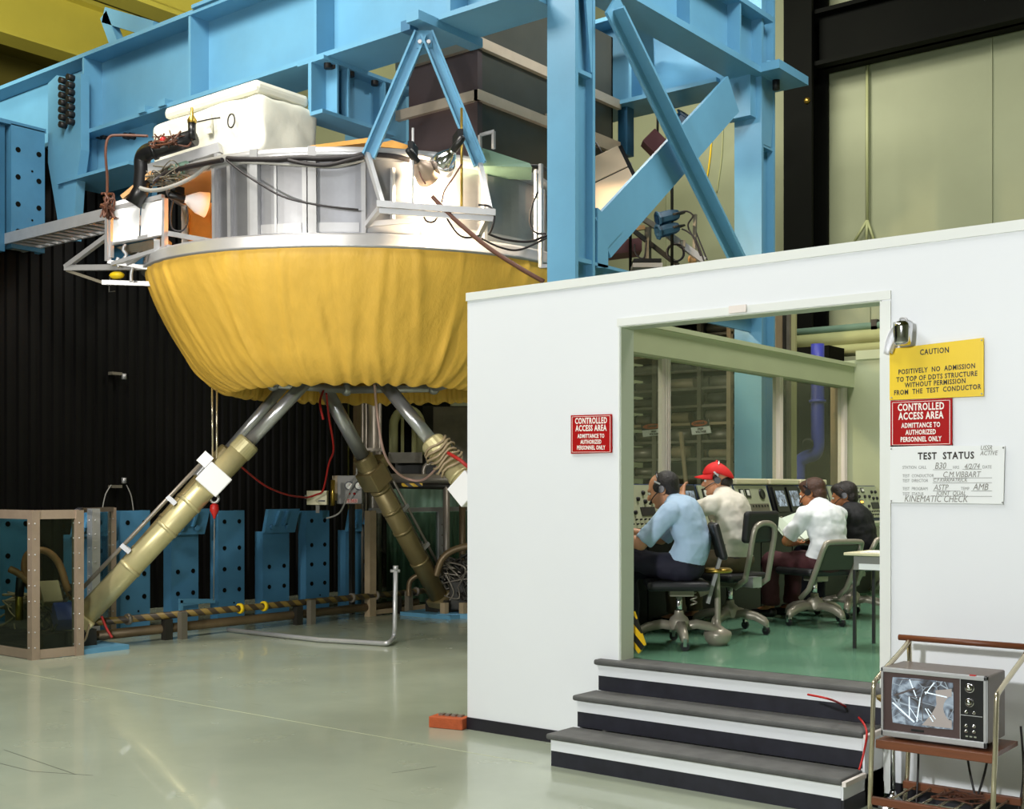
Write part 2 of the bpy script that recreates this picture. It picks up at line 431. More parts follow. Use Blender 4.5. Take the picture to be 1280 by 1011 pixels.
# ---------------- partition with doorway
DX0, DX1, DZ = -4.335, -2.60, 2.752
OX0, OX1, OZ = -4.335, -2.545, 2.752
mb = MB(); t = .14
mb.box((XL, YW, .085), (DX0, YW+t, HW)); mb.box((DX1, YW, .085), (XR, YW+t, HW)); mb.box((DX0, YW, DZ), (DX1, YW+t, HW))
mb.box((DX0, YW, .085), (DX1, YW+t, ZP-.02))
wf = struct('wall_partition', mb, 'white_paint', 'white partition wall of the control booth with an open doorway')
part('top_cap', MB().box((XL-.006, YW-.012, HW-.045), (XR, YW+t+.006, HW+.012)), 'white_trim', wf)
part('jamb_liner', MB().box((DX0-.001, YW+.004, ZP), (DX0+.006, YW+t+.012, DZ)), 'jamb_green', wf)
part('jamb_trim', MB().box((DX0-.012, YW-.004, ZP), (DX0-.002, YW+.0, DZ)), 'white_trim', wf)
part('jamb_cover', MB().box((DX1-.006, YW-.012, .02), (DX1+.055, YW+t+.02, DZ-.006)), 'white_trim', wf)
part('head_liner', MB().box((DX0+.006, YW+.004, DZ-.006), (DX1-.006, YW+t+.012, DZ+.001)), 'jamb_green', wf)
part('door_head', MB().box((DX0-.02, YW-.008, DZ+.002), (DX1+.055, YW, DZ+.05)), 'white_trim', wf)
p = onY(923.5, 386.5, YW)
part('head_tag', MB().box((p.x-.058, YW-.02, p.z-.022), (p.x+.058, YW-.012, p.z+.022)), 'mullion_pink', wf)
bb = struct('baseboard_front', MB().box((XL, YW-.008, 0), (-4.47, YW+t, .085)), 'base_black', 'black baseboard under the white partition')
struct('baseboard_right', MB().box((-2.55, YW-.008, 0), (XR, YW+t, .085)), 'base_black', 'black baseboard behind the television cart')
# booth floor (raised platform), side wall with windows, back wall
struct('floor_booth', MB().box((XL+.13, YW+t, 0), (XR, YB+.1, ZP)), 'booth_floor', 'polished green floor of the raised control booth')
SX0, SX1 = XL, XL+.12; WZ0, WZ1 = 1.62, 2.84
mb = MB()
mb.box((SX0, YW+t, 0), (SX1, YB+.1, WZ0)); mb.box((SX0, YW+t, WZ0), (SX1, 7.1, HW))
wl = struct('wall_booth_left', mb, 'header_green', 'pale green booth side wall with a long window band')
part('header_beam', MB().box((SX0-.02, 7.1, WZ1), (SX1+.05, YB+.1, HW-.02)), 'header_green', wl)
part('header_lip', MB().box((SX0-.03, 7.1, HW-.02), (SX1+.075, YB+.1, HW+.02)), 'header_green', wl)
MUL = []
for a, b in ((833, 848), (975, 988), (1056, 1068)):
    pa, pb = onX((a+b)/2, 500, SX1+.02), None
    MUL.append(pa.y)
MUL[2] = YB-.06
for i, y in enumerate(MUL):
    m_ = part('mullion', MB().box((SX0+.02, y-.04, WZ0), (SX1-.03, y+.04, WZ1)), 'mullion_pink', wl)
    for dy in (-.03, 0.0, .03):
        part('mullion_bead', MB().box((SX1-.03, y+dy-.006, WZ0), (SX1-.02, y+dy+.006, WZ1)), 'mullion_pink', m_)
part('window_sill', MB().box((SX0-.02, 7.1, WZ0-.03), (SX1+.06, YB, WZ0)), 'mullion_pink', wl)
ys = [7.1]+MUL
for i in range(3):
    part('window_pane', MB().box((SX0+.055, ys[i]+.03, WZ0), (SX0+.061, ys[i+1]-.03, WZ1)), 'window_glass', wl)
wk = struct('wall_booth_back', MB().box((XL, YB, 0), (XR, YB+.12, HW+.06)), 'header_green', 'pale green end wall of the control booth')
part('ledge', MB().box((XL+.2, YB-.03, HW+.06), (XR, YB+.15, HW+.16)), 'header_green', wk)
struct('wall_booth_right', MB().box((XR, YW, 0), (XR+.12, YB+.12, HW)), 'header_green', 'right side wall of the control booth')
# far-wall steelwork: black column and beam, yellow roof beams
p0, p1 = onY(981, 300, 16.4), onY(1016, 300, 16.4)
sc_ = thing('steel_column', 'black steel column against the pale green back wall', 'column', (p0.x, 16.4, 0))
part('flange', MB().box((p0.x, 16.36, 0), (p1.x, 16.42, 11.4)), 'black_steel', sc_)
part('web', MB().box(((p0.x+p1.x)/2-.02, 16.42, 0), ((p0.x+p1.x)/2+.02, 16.9, 11.4)), 'black_steel', sc_)
part('rear_flange', MB().box((p0.x, 16.9, 0), (p1.x, 16.96, 11.4)), 'black_steel', sc_)
q = onY(1009, 126, 16.36); part('bolt', MB().ball(q, .05, 8, 6), 'brass', sc_)
zb0, zb1 = onY(1148, 57, 16.6).z, onY(1040, 12, 16.6).z
sb_ = thing('steel_beam', 'black steel beam crossing high on the pale green back wall', 'beam', (p1.x+2, 16.6, zb0))
part('web', MB().box((p1.x, 16.62, zb0), (7.5, 16.7, zb1)), 'black_steel', sb_)
part('flange', MB().box((p1.x, 16.45, zb0), (7.5, 16.9, zb0+.06)), 'black_steel', sb_)
part('flange', MB().box((p1.x, 16.45, zb1-.06), (7.5, 16.9, zb1)), 'black_steel', sb_)
ZR = 9.6
def roof_beam(px, py, hgt, wd, lab):
    z = (ZR-CAM_H)*F_PX/(YH-py); a = pt(px, py, z)
    b = thing('roof_beam', lab, 'beam', (a.x, a.y, ZR))
    part('web', MB().box((a.x-wd*.12, -4, ZR+.08), (a.x+wd*.12, 17, ZR+hgt)), 'yellow_paint', b)
    part('flange', MB().box((a.x-wd/2, -4, ZR), (a.x+wd/2, 17, ZR+.08)), 'yellow_paint', b)
    part('flange', MB().box((a.x-wd/2, -4, ZR+hgt-.08), (a.x+wd/2, 17, ZR+hgt)), 'yellow_paint', b)
roof_beam(10, 50, 1.1, .55, 'deep yellow roof beam at the upper left corner')
roof_beam(190, 16, 1.1, .5, 'yellow roof beam above the long blue girder')
# ================================================================== blue steelwork of the test frame
XC = -6.5
def h_column(lab, pxa, pxb, pxc, z1=9.2):
    ya, yb = onX(pxb, 300, XC).y, onX(pxc, 300, XC).y       # near corner, far corner on the +X side
    xa = onY(pxa, 300, ya).x
    c = thing('steel_column', lab, 'steel column', ((xa+XC)/2, (ya+yb)/2, 0))
    part('flange', MB().box((xa, ya, 0), (XC, ya+.05, z1)), 'blue_steel', c)
    part('web', MB().box(((xa+XC)/2-.02+.06, ya+.05, 0), ((xa+XC)/2+.02+.06, yb-.04, z1)), 'blue_steel', c)
    part('rear_flange', MB().box((xa, yb-.04, 0), (XC, yb, z1)), 'blue_steel', c)
    return c, xa, ya, yb
c1, c1x, c1a, c1b = h_column('near light blue steel column rising behind the white partition', 684, 719, 744)
c2, c2x, c2a, c2b = h_column('far light blue steel column seen above and through the booth windows', 918, 952, 969)
part('base_plate', MB().box((c1x-.2, c1a-.15, 0), (XC+.2, c1b+.15, .06)), 'blue_steel', c1)
part('base_plate', MB().box((c2x-.2, c2a-.15, 0), (XC+.2, c2b+.15, .06)), 'blue_steel', c2)
for z in (onX(730, 90, XC).z, onX(730, 325, XC).z):
    part('stiffener', MB().box((c1x+.02, c1a+.05, z-.02), (XC-.01, c1b-.04, z+.02)), 'blue_steel', c1)
# tapering gusset plates in the column throats
za, zb_ = onX(735, 0, XC).z, onX(735, 88, XC).z
part('gusset', MB().prism([(XC-.03, c1b-.02, za+.6), (XC-.03, c1a+.1, za+.6), (XC-.03, c1b-.06, zb_), (XC-.03, c1b-.02, zb_)], (.025, 0, 0)), 'blue_steel', c1)
zc, zd = onX(955, 95, XC).z, onX(955, 180, XC).z
part('gusset', MB().prism([(XC-.03, c2a+.03, zc), (XC-.03, c2b, zc), (XC-.03, c2a+.25, zd), (XC-.03, c2a+.03, zd)], (.025, 0, 0)), 'blue_steel', c2)
part('stiffener', MB().box((c2x, c2a+.05, zd-.03), (XC-.01, c2b, zd)), 'blue_steel', c2)
pc = onX(950, 88, XC)
cp = part('cap_plate', MB().box((c2x-.12, c2a-.12, pc.z-.05), (XC+.28, c2b+.3, pc.z+.05)), 'blue_steel', c2)
part('cap_block', MB().box((c2x-.05, c2a-.14, onX(935, 137, XC).z), (c2x+.28, c2a, pc.z)), 'blue_steel', c2)
part('bolt', MB().tube((XC+.06, c2a+.25, pc.z-.05), (XC+.06, c2a+.25, pc.z-.16), .045, 8), 'black_rubber', c2)
part('bolt', MB().tube((XC+.06, c2a+.05, pc.z+.05), (XC+.06, c2a+.05, pc.z+.12), .03, 8), 'blue_steel', c2)
part('bolt', MB().tube((XC+.12, c2a+.15, pc.z+.05), (XC+.12, c2a+.15, pc.z+.12), .03, 8), 'blue_steel', c2)
# X brace between the two columns (each diagonal is a T section)
def tee(name, lab, a, b, wd, side):
    a, b = Vector(a), Vector(b)
    t = thing(name, lab, 'brace', a)
    d = (b-a).normalized(); n = d.cross(Vector((1, 0, 0))).normalized()
    part('flange', MB().obox((a+b)/2, d, n, (1, 0, 0), (b-a).length, wd, .03), 'blue_steel', t)
    part('rib', MB().obox((a+b)/2+n*side*wd*.1+Vector((.07, 0, 0)), d, n, (1, 0, 0), (b-a).length*.97, .03, .12), 'blue_steel', t)
    return t
XBR = XC+.02
a0, a1 = onX(753, 8, XBR), onX(911, 325, XBR)
tee('diagonal_brace', 'blue diagonal brace falling right between the two columns', a0+Vector((.1, 0, 0)), a1+Vector((.1, 0, 0)), .29, 1)
b0, b1 = onX(752, 298, XBR-.05), onX(915, 118, XBR-.05)
tb = thing('diagonal_brace', 'wide flat blue diagonal brace rising right between the two columns', 'brace', b0)
d = (b1-b0).normalized(); n = d.cross(Vector((1, 0, 0)))
part('flange', MB().obox((b0+b1)/2, d, n, (1, 0, 0), (b1-b0).length, .42, .04), 'blue_steel', tb)
part('gusset', MB().prism([onX(744, 335, XBR-.05), onX(744, 260, XBR-.05), onX(775, 290, XBR-.05), onX(757, 310, XBR-.05), onX(757, 335, XBR-.05)], (.03, 0, 0)), 'blue_steel', tb)
zl = onX(757, 331, XC).z
tr = thing('tie_beam', 'blue horizontal tie beam at the foot of the cross bracing', 'beam', (XC, c1b, zl))
part('flange', MB().box((XC-.3, c1b, zl-.03), (XC, c2a, zl)), 'blue_steel', tr)
part('web', MB().box((XC-.17, c1b, zl-.3), (XC-.13, c2a, zl-.03)), 'blue_steel', tr)
# upper beam between the column heads, lying along the booth side
z0 = onX(860, 36, XC).z
ub = thing('upper_beam', 'blue steel beam joining the tops of the two columns', 'beam', (XC, c1b, z0))
part('flange', MB().box((XC-.35, c1b-.2, z0-.05), (XC+.05, c2a+.2, z0+.02)), 'blue_steel', ub)
part('web', MB().box((XC-.17, c1b-.2, z0+.02), (XC-.13, c2a+.1, z0+.62)), 'blue_steel', ub)
part('flange', MB().box((XC-.35, c1b-.2, z0+.62), (XC+.05, c2a+.2, z0+.68)), 'blue_steel', ub)
for i in range(3):
    y = c1b+.6+i*1.1
    part('stiffener', MB().box((XC-.13, y, z0+.02), (XC+.03, y+.03, z0+.62)), 'blue_steel', ub)
# diagonal in plan from the column head
p, q = onX(800, 0, XC)+Vector((0, 0, .5)), Vector((XC-1.5, c2a-.1, z0+.35))
single('roof_tie', MB().bar(p, q, .2, .28), 'blue_steel', 'short blue tie running back from the near column top', 'brace')
# girder behind, along the far side
zg0, zg1 = onY(850, 118, c2a+.1).z, onY(830, 18, c2a+.1).z
bg = thing('rear_girder', 'blue rear girder running left from the far column', 'girder', (-9, c2a+.1, zg0))
part('web', MB().box((-13.5, c2a+.08, zg0), (c2x-.14, c2a+.14, zg1)), 'blue_steel', bg)
part('flange', MB().box((-13.5, c2a-.18, zg0-.05), (c2x-.14, c2a+.4, zg0)), 'blue_steel', bg)
part('flange', MB().box((-13.5, c2a-.18, zg1), (c2x-.14, c2a+.4, zg1+.05)), 'blue_steel', bg)
for i in range(4):
    x = c2x-1.5*(i+.9); part('stiffener', MB().box((x-.02, c2a-.16, zg0), (x+.02, c2a+.08, zg1)), 'blue_steel', bg)
pz = onY(781, 195, c2a).z; px_ = onY(781, 150, c2a).x
single('hanger_post', MB().box((px_-.07, c2a-.05, pz), (px_+.07, c2a+.1, zg0-.05)), 'blue_dark_steel', 'short dark blue hanger under the rear girder', 'hanger')
# ---------------- the long main girder
YG = 8.75; ZG = onY(102, 164, YG).z; ZGT = onY(150, 53, YG).z
gx0, gx1 = -17.6, c1x-.005
g = thing('main_girder', 'long light blue plate girder spanning above the test vehicle', 'girder', ((gx0+gx1)/2, YG+.3, ZG))
xs_ = onY(96, 100, YG).x
part('web', MB().box((gx0, YG+.27, ZG), (xs_, YG+.33, ZGT)), 'blue_steel', g)
part('web', MB().box((xs_, YG+.27, ZG), (gx1, YG+.33, ZGT)), 'blue_steel', g)
part('bottom_flange', MB().box((gx0, YG, ZG-.05), (gx1, YG+.6, ZG)), 'blue_steel', g)
part('top_flange', MB().box((gx0, YG, ZGT), (gx1, YG+.6, ZGT+.05)), 'blue_steel', g)
for p_ in (103, 236, 393, 560):
    x = onY(p_, 80, YG).x; part('stiffener', MB().box((x-.02, YG+.01, ZG), (x+.02, YG+.27, ZGT)), 'blue_steel', g)
    part('stiffener', MB().box((x-.02, YG+.33, ZG), (x+.02, YG+.59, ZGT)), 'blue_steel', g)
for p_ in (180, 205):
    x = onY(p_, 80, YG).x; part('clamp', MB().box((x-.07, YG-.04, ZG-.03), (x+.07, YG+.12, ZG+.05)), 'blue_steel', g)
x = onY(262, 10, YG).x; part('clamp', MB().box((x-.3, YG-.03, ZGT+.05), (x+.3, YG+.3, ZGT+.09)), 'blue_steel', g)
# splice bracket with its bolts
def gp(px, py, Y=YG-.12): return onY(px, py, Y)
br = thing('splice_bracket', 'blue bracket with two rows of black bolts at the girder splice', 'bracket', gp(88, 270))
fr_ = [(81, 96), (101, 92), (101, 187), (96, 225), (91, 300), (78, 300), (80, 190)]
part('front_plate', MB().prism([gp(*q) for q in fr_], (0, .12, 0)), 'blue_steel', br)
part('side_plate', MB().prism([gp(*q, YG-.1) for q in ((60, 104), (71, 94), (82, 96), (82, 200), (80, 290), (72, 275), (60, 203))], (0, .07, 0)), 'blue_steel', br)
b0_ = None
for i in range(7):
    for j, px in enumerate((82.5, 92)):
        q = gp(px, 102-j*4+i*9.2)
        me = MB().tube(q, q+Vector((0, -.09, 0)), .042, 8)
        part('bolt', me, 'black_rubber', br)
kb = thing('knee_brace', 'small blue knee brace standing on top of the girder', 'brace', gp(140, 50, YG+.3))
a, b, c = gp(134, 20, YG+.5), gp(147, 56, YG+.5), gp(195, 38, YG+.5)
part('leg', MB().bar(a, b, .12, .16), 'blue_steel', kb); part('leg', MB().bar(a, c, .12, .2), 'blue_steel', kb)
# bracket shelf under the girder's left bay
sx = lambda px, py, Y=YG+.25: onY(px, py, Y)
bs = thing('bracket_shelf', 'blue hanging bracket shelf below the left bay of the girder', 'bracket', sx(150, 238))
part('back_plate', MB().box((sx(118, 200).x, YG+.25, sx(150, 222).z), (sx(192, 200).x, YG+.3, ZG-.05)), 'blue_steel', bs)
part('shelf', MB().box((sx(106, 200).x, YG-.15, sx(150, 226).z), (sx(196, 200).x, YG+.5, sx(150, 222).z)), 'blue_steel', bs)
x = sx(121, 200).x; part('end_plate', MB().box((x-.04, YG-.05, sx(150, 222).z), (x, YG+.3, ZG-.05)), 'blue_steel', bs)
for px in (127, 133, 161, 168):
    q = sx(px, 171, YG+.24); part('bolt', MB().tube(q, q-Vector((0, .07, 0)), .04, 8), 'black_rubber', bs)
# dark plate with big bolts behind the shelf
dp = thing('anchor_plate', 'dark blue anchor plate with big black bolts beneath the girder', 'plate', sx(130, 300, YG+1.0))
part('plate', MB().box((sx(100, 250, YG+1).x, YG+1.0, sx(100, 345, YG+1).z), (sx(190, 250, YG+1).x, YG+1.08, ZG)), 'blue_post', dp)
part('rail', MB().box((sx(100, 250, YG+1).x, YG+.9, sx(100, 234, YG+1).z), (sx(190, 250, YG+1).x, YG+1.0, sx(100, 230, YG+1).z)), 'blue_post', dp)
for px in (102, 121):
    for py in (200, 222, 253, 314):
        q = sx(px, py+(px-102)*.15, YG+.98); part('bolt', MB().tube(q, q-Vector((0, .05, 0)), .065, 10), 'black_rubber', dp)
# cross bracket under the girder, right of the white cover
XB = onY(396, 90, YG).x
cb = thing('cross_bracket', 'pale blue cross bracket with stiffeners slung under the girder', 'bracket', (XB, YG+.9, 5.6))
yb0, yb1 = YG-.05, onX(510, 120, XB).y
zt, zbm = ZG-.05, onX(398, 141, XB).z
part('web', MB().box((XB-.08, yb0, zbm), (XB-.03, yb1, zt-.04)), 'blue_steel', cb)
part('top_flange', MB().box((XB-.25, yb0, zt-.04), (XB+.16, yb1, zt)), 'blue_steel', cb)
part('bottom_flange', MB().box((XB-.25, yb0, zbm-.04), (XB+.14, yb1-.35, zbm)), 'blue_steel', cb)
for px in (411, 425, 470):
    y = onX(px, 110, XB).y; part('stiffener', MB().box((XB-.03, y-.012, zbm), (XB+.14, y+.012, zt-.04)), 'blue_steel', cb)
for px, py in ((403, 82), (411, 83), (428, 90), (432, 92), (462, 103)):
    q = onX(px, py, XB); part('bolt', MB().tube(q+Vector((.08, 0, .06)), q+Vector((.08, 0, -.05)), .04, 8), 'black_rubber', cb)
# ---------------- upper anchor post plates at the upper left (same post line as below)
XP = -12.7
def post_plate(t, ya, yb, za, zb, xf, holes, dp=.16):
    part('face_plate', MB().box((xf-.04, ya, za), (xf, yb, zb)), 'blue_post', t)
    part('side_web', MB().box((xf-dp, ya, za), (xf-.04, ya+.05, zb)), 'blue_post', t)
    part('side_web', MB().box((xf-dp, yb-.05, za), (xf-.04, yb, zb)), 'blue_post', t)
    for (fy, fz, r) in holes:
        q = Vector((xf-.012, ya+(yb-ya)*fy, za+(zb-za)*fz))
        part('bolt_hole', MB().tube(q, q+Vector((.016, 0, 0)), r, 10), 'black_steel', t)
XU = -14.5
ya, yb = onX(14, 230, XU).y, onX(56, 230, XU).y
up = thing('anchor_post', 'tall blue anchor plate with bolt holes high at the left edge', 'post', (XU, (ya+yb)/2, 4.2))
post_plate(up, ya, yb, onX(30, 312, XU).z, onX(30, 158, XU).z, XU, [(fy, fz, .035) for fy in (.2, .82) for fz in (.14, .36, .58, .8)]+[(.62, .25, .015), (.62, .65, .015)])
up2 = thing('girder_seat', 'blue seat block behind the upper anchor plate at the left edge', 'bracket', onX(-20, 300, XU))
part('block', MB().box((XU-.3, onX(-70, 230, XU).y, onX(0, 312, XU).z), (XU-.06, ya-.05, onX(0, 152, XU).z)), 'blue_dark_steel', up2)
part('ledge', MB().box((XU-.3, onX(-70, 230, XU).y, onX(0, 152, XU).z), (XU+.0, yb+.02, onX(0, 152, XU).z+.05)), 'blue_post', up2)
# ---------------- row of lower anchor posts
GP = 'blue anchor posts along the black wall'
def lower_post(pxc, wpx, lab, top_bracket, ztop):
    ya, yb = onX(pxc-wpx/2, 700, XP).y, onX(pxc+wpx/2, 700, XP).y
    t = thing('anchor_post', lab, 'post', (XP, (ya+yb)/2, 0), group=GP)
    zt_ = ztop-.28 if top_bracket else ztop
    post_plate(t, ya, yb, 0, zt_, XP, [(fy, fz*ztop/zt_, .03) for fy in (.24, .8) for fz in ((.28, .47) if top_bracket else (.28, .47, .66, .9))]+[(.6, .16, .012)])
    if top_bracket:
        m = (ya+yb)/2; wd = (yb-ya)
        k = part('saddle_bracket', MB().prism([(XP, ya-.02, zt_-.02), (XP, yb+.05, zt_-.02), (XP+.0, yb+.14, ztop+.02), (XP, ya+.05, ztop+.02)], (.06, 0, 0)), 'blue_post', t)
        for s_ in (.3, .62):
            part('rib', MB().prism([(XP+.06, ya+wd*(s_-.03), zt_+.08), (XP+.06, ya+wd*(s_+.03), zt_+.08), (XP+.06, ya+wd*(s_+.22), ztop), (XP+.06, ya+wd*(s_+.14), ztop)], (.05, 0, 0)), 'blue_post', k)
        for s_ in (.22, .8):
            q = Vector((XP+.06, ya+wd*s_, zt_+.06)); part('bolt', MB().tube(q, q+Vector((.035, 0, 0)), .035, 10), 'blue_post', k)
PL = [(20, 40, 0, 'partly behind the left glass enclosure'), (108, 38, 1, 'saddle topped, behind the enclosure end frame'), (169, 37, 0, 'plain, left of the big slanting actuator'),
      (231, 34, 1, 'saddle topped, crossed by the slanting actuator'), (289, 33, 0, 'plain, beside the hanging hook'), (345, 33, 1, 'saddle topped, between the two plain ones right of the hook'),
      (397, 29, 0, 'plain, under the small junction box'), (446, 28, 1, 'saddle topped, last before the far enclosure')]
for (a, b, c, l) in PL: lower_post(a, b, 'blue anchor post, '+l, c, onX(a, 638, XP).z)
# ================================================================== the test vehicle
VC = pt(455, 612, 14.0); VC.z = 0
A0 = math.atan2(-FWD.y, -FWD.x)                   # direction from the vehicle to the viewer
def phi_of(px, r):                                # angle on a circle of radius r that shows at px
    lo, hi = -1.39, 1.39
    for _ in range(50):
        m = (lo+hi)/2
        if 640+(-185*14/F_PX+r*math.sin(m))/(14-r*math.cos(m))*F_PX < px: lo = m
        else: hi = m
    return (lo+hi)/2
def vp(phi, r, z): return VC+Vector((math.cos(A0+phi)*r, math.sin(A0+phi)*r, z))
def tl(mb):                                      # the platform leans a little towards the viewer, less so at its foot
    out = []
    for p in mb.v:
        k = max(0, min(1, (p.z-2.76)/1.2)); M = Matrix.Translation(VC+Vector((0, 0, 3.6))) @ Matrix.Rotation(math.radians(2.4*k), 4, RIGHT) @ Matrix.Translation(-(VC+Vector((0, 0, 3.6))))
        out.append(M @ p)
    mb.v = out; return mb
veh = thing('docking_test_vehicle', 'round silver test vehicle with yellow fabric skirt on hydraulic legs', 'test vehicle', VC+Vector((0, 0, 2.7)))
# yellow skirt with folds
ms = mat('skirt_fabric', (234, 186, 76), .55, 0, .10, 1.6, .55, 5, stretch=(2.2, 2.2, .8))
prof = [(2.43, 4.17), (2.44, 4.10), (2.41, 3.98), (2.36, 3.84), (2.29, 3.68), (2.21, 3.52), (2.12, 3.36), (2.02, 3.2), (1.92, 3.05), (1.83, 2.95), (1.73, 2.87), (1.62, 2.81), (1.54, 2.785), (1.48, 2.80), (1.46, 2.88), (1.45, 3.0)]
prof = [tuple(q) for q in [(p.x, p.y) for p in smooth_pts([(a, b, 0) for a, b in prof], 3)]]
rs = random.Random(3)
NS = 480; vs = []; fs = []; J = len(prof)
folds = []                                        # single creases: angle, lean, width, depth, start, end
for _ in range(150):
    folds.append((rs.uniform(0, 2*math.pi), rs.uniform(-.5, .5), rs.uniform(.012, .035), rs.uniform(.2, 1), rs.choice([0, 0, .35, .5, .6]), rs.choice([.35, .6, 1, 1])))
def sst(a, b, x):
    t = max(0, min(1, (x-a)/(b-a))); return t*t*(3-2*t)
for j, (r, z) in enumerate(prof):
    t = min(1, j/(J*.8)); g = t**4
    for i in range(NS):
        a = 2*math.pi*i/NS
        d_ = .02*math.sin(3*a+1)*math.sin(t*3)+.012*math.sin(11*a+2+2*t)*math.sin(t*3.1)
        for (fa, ln, wd, dp, s0, s1) in folds:
            da = (a-fa-ln*.25*t+math.pi) % (2*math.pi)-math.pi
            if abs(da) < wd*3:
                k = sst(s0-.12, s0+.12, t) if s0 > 0 else 1
                if s1 < 1: k *= 1-sst(s1-.15, s1+.1, t)
                d_ += (math.exp(-(da/wd)**2)-.6*math.exp(-((da-wd*1.6)/wd)**2))*dp*k*.022*(.5+.8*t)
        pl = math.exp(-(((a*12/(2*math.pi)+.2-.05*t) % 1-.5)*2*math.pi/12/.008)**2)
        d_ += .010*pl
        gath = (math.sin(101*a+3*math.sin(7*a)+math.sin(13*a))*.014+math.sin(47*a+2+2*math.sin(5*a))*.012)*g
        vs.append(VC+Vector((math.cos(a)*(r+d_+gath), math.sin(a)*(r+d_+gath), z+.018*math.sin(53*a+1+2*math.sin(9*a))*g)))
for j in range(J-1):
    for i in range(NS): fs.append((j*NS+i, j*NS+(i+1) % NS, (j+1)*NS+(i+1) % NS, (j+1)*NS+i))
mb = MB(); mb._add(vs, fs, True); mb.v = [Vector((VC.x+(p.x-VC.x)*.985, VC.y+(p.y-VC.y)*.985, p.z-.04*max(0, (p.z-2.8)/1.4))) for p in mb.v]; part('fabric_skirt', tl(mb), 'skirt_fabric', veh, label='yellow fabric skirt gathered under the vehicle')
# rim ring, floor ring under drum, drum base, deck
part('rim_ring', tl(MB().lathe([(2.36, 4.11), (2.45, 4.11), (2.45, 4.13), (2.43, 4.14), (2.43, 4.22), (2.39, 4.25), (2.1, 4.29), (2.05, 4.25), (2.05, 4.2)], VC, 96)), 'aluminium_bright', veh, label='bright aluminium rim ring')
RD, ZD0, ZD1 = 2.13, 4.28, 5.06
part('top_rim', tl(MB().lathe([(RD-.02, ZD1-.06), (RD+.05, ZD1-.06), (RD+.05, ZD1+.05), (RD-.04, ZD1+.07), (RD-.2, ZD1+.07)], VC, 96)), 'aluminium_bright', veh)
part('deck', tl(MB().lathe([(RD-.05, ZD1+.02), (RD-.05, ZD1+.05), (.02, ZD1+.05)], VC, 48)), 'aluminium_panel', veh)
part('inner_cylinder', tl(MB().lathe([(1.35, ZD0-.1), (1.35, ZD1)], VC, 48)), 'tan_sheet', veh)
part('belly_plate', tl(MB().lathe([(2.4, 4.2), (.05, 4.2), (.05, 4.24), (2.4, 4.24)], VC, 48)), 'aluminium', veh)
def seg(phia, phib, r0, r1, z0, z1, n=8):
    m = MB(); ps = [phia+(phib-phia)*i/n for i in range(n+1)]
    vs = []
    for p in ps: vs += [vp(p, r0, z0), vp(p, r1, z0), vp(p, r1, z1), vp(p, r0, z1)]
    fs = [(0, 1, 2, 3), (4*n+3, 4*n+2, 4*n+1, 4*n)]
    for i in range(n):
        a = 4*i; b = a+4
        fs += [(a, b, b+1, a+1), (a+1, b+1, b+2, a+2), (a+2, b+2, b+3, a+3), (a+3, b+3, b, a)]
    m._add(vs, fs, False); return tl(m)
edges = [phi_of(p, RD) for p in (272, 291, 316, 383, 455, 529, 604, 676)]
e = edges[-1]; nback = 11; back_end = edges[0]+2*math.pi-1.06
ring_edges = edges+[e+(back_end-e)*i/nback for i in range(1, nback+1)]
for i in range(len(ring_edges)-1):
    part('drum_panel', seg(ring_edges[i]+.006, ring_edges[i+1]-.006, RD-.02, RD, ZD0, ZD1-.02), 'aluminium_panel', veh)
for i, ph in enumerate(ring_edges):
    part('drum_post', seg(ph-.010, ph+.010, RD-.03, RD+.045, ZD0, ZD1-.04, 2), 'aluminium_bright', veh)
for i in (2, 3, 4, 5, 6):
    part('panel_trim', seg(ring_edges[i]+.02, ring_edges[i+1]-.02, RD, RD+.012, ZD0+.02, ZD0+.11), 'aluminium_bright', veh)
ph = phi_of(346, RD); part('drum_post', seg(ph-.006, ph+.006, RD, RD+.015, ZD0+.02, ZD1-.05, 2), 'aluminium', veh)
ph = phi_of(386, RD+.06); part('drum_post', seg(ph-.003, ph+.035, RD, RD+.05, ZD0, ZD1+.06, 2), 'aluminium_bright', veh)
ph = phi_of(318, RD+.06); part('drum_post', seg(ph-.02, ph+.02, RD, RD+.06, ZD0, ZD1+.06, 2), 'aluminium', veh)
# radial bay walls at the open left side, and the under-frame ring inside the skirt
part('bay_wall', tl(MB().obox(VC+(vp(edges[0], 1.74, 4.66)-VC), (vp(edges[0], 1, 0)-VC).normalized(), (0, 0, 1), (vp(edges[0]+math.pi/2, 1, 0)-VC).normalized(), .78, .76, .02)), 'tan_sheet', veh)
for ph_ in (edges[0]-1.08,):
    part('bay_wall', tl(MB().obox(vp(ph_, 1.72, 4.66), (vp(ph_, 1, 0)-VC).normalized(), (0, 0, 1), (vp(ph_+math.pi/2, 1, 0)-VC).normalized(), .95, .76, .02)), 'tan_sheet', veh)
part('bay_floor', seg(-1.75, edges[0], 1.34, 2.3, ZD0-.02, ZD0), 'aluminium', veh)
hexp = [vp(math.radians(60*i+18), 1.12, 2.93) for i in range(6)]
for i in range(6):
    part('under_frame_tube', tl(MB().tube(hexp[i], hexp[(i+1) % 6], .045, 10)), 'aluminium', veh)
    part('under_frame_joint', tl(MB().ball(hexp[i], .075, 10, 6)), 'aluminium', veh)
    part('under_frame_tube', tl(MB().tube(hexp[i], vp(math.radians(60*i+18), 1.5, 4.2), .035, 8)), 'aluminium', veh)
# small folded flaps standing on the deck edge
def tp(px, py, z): return pt(px, py, z)
for (a, b, c, d) in (((387, 182), (461, 172), (461, 178), (387, 187)), ((461, 182), (490, 175), (516, 183), (516, 187))):
    part('deck_flap', MB().prism([tp(*q, 12.15) for q in (a, b, c, d)], FWD*.25), 'tan_sheet', veh)
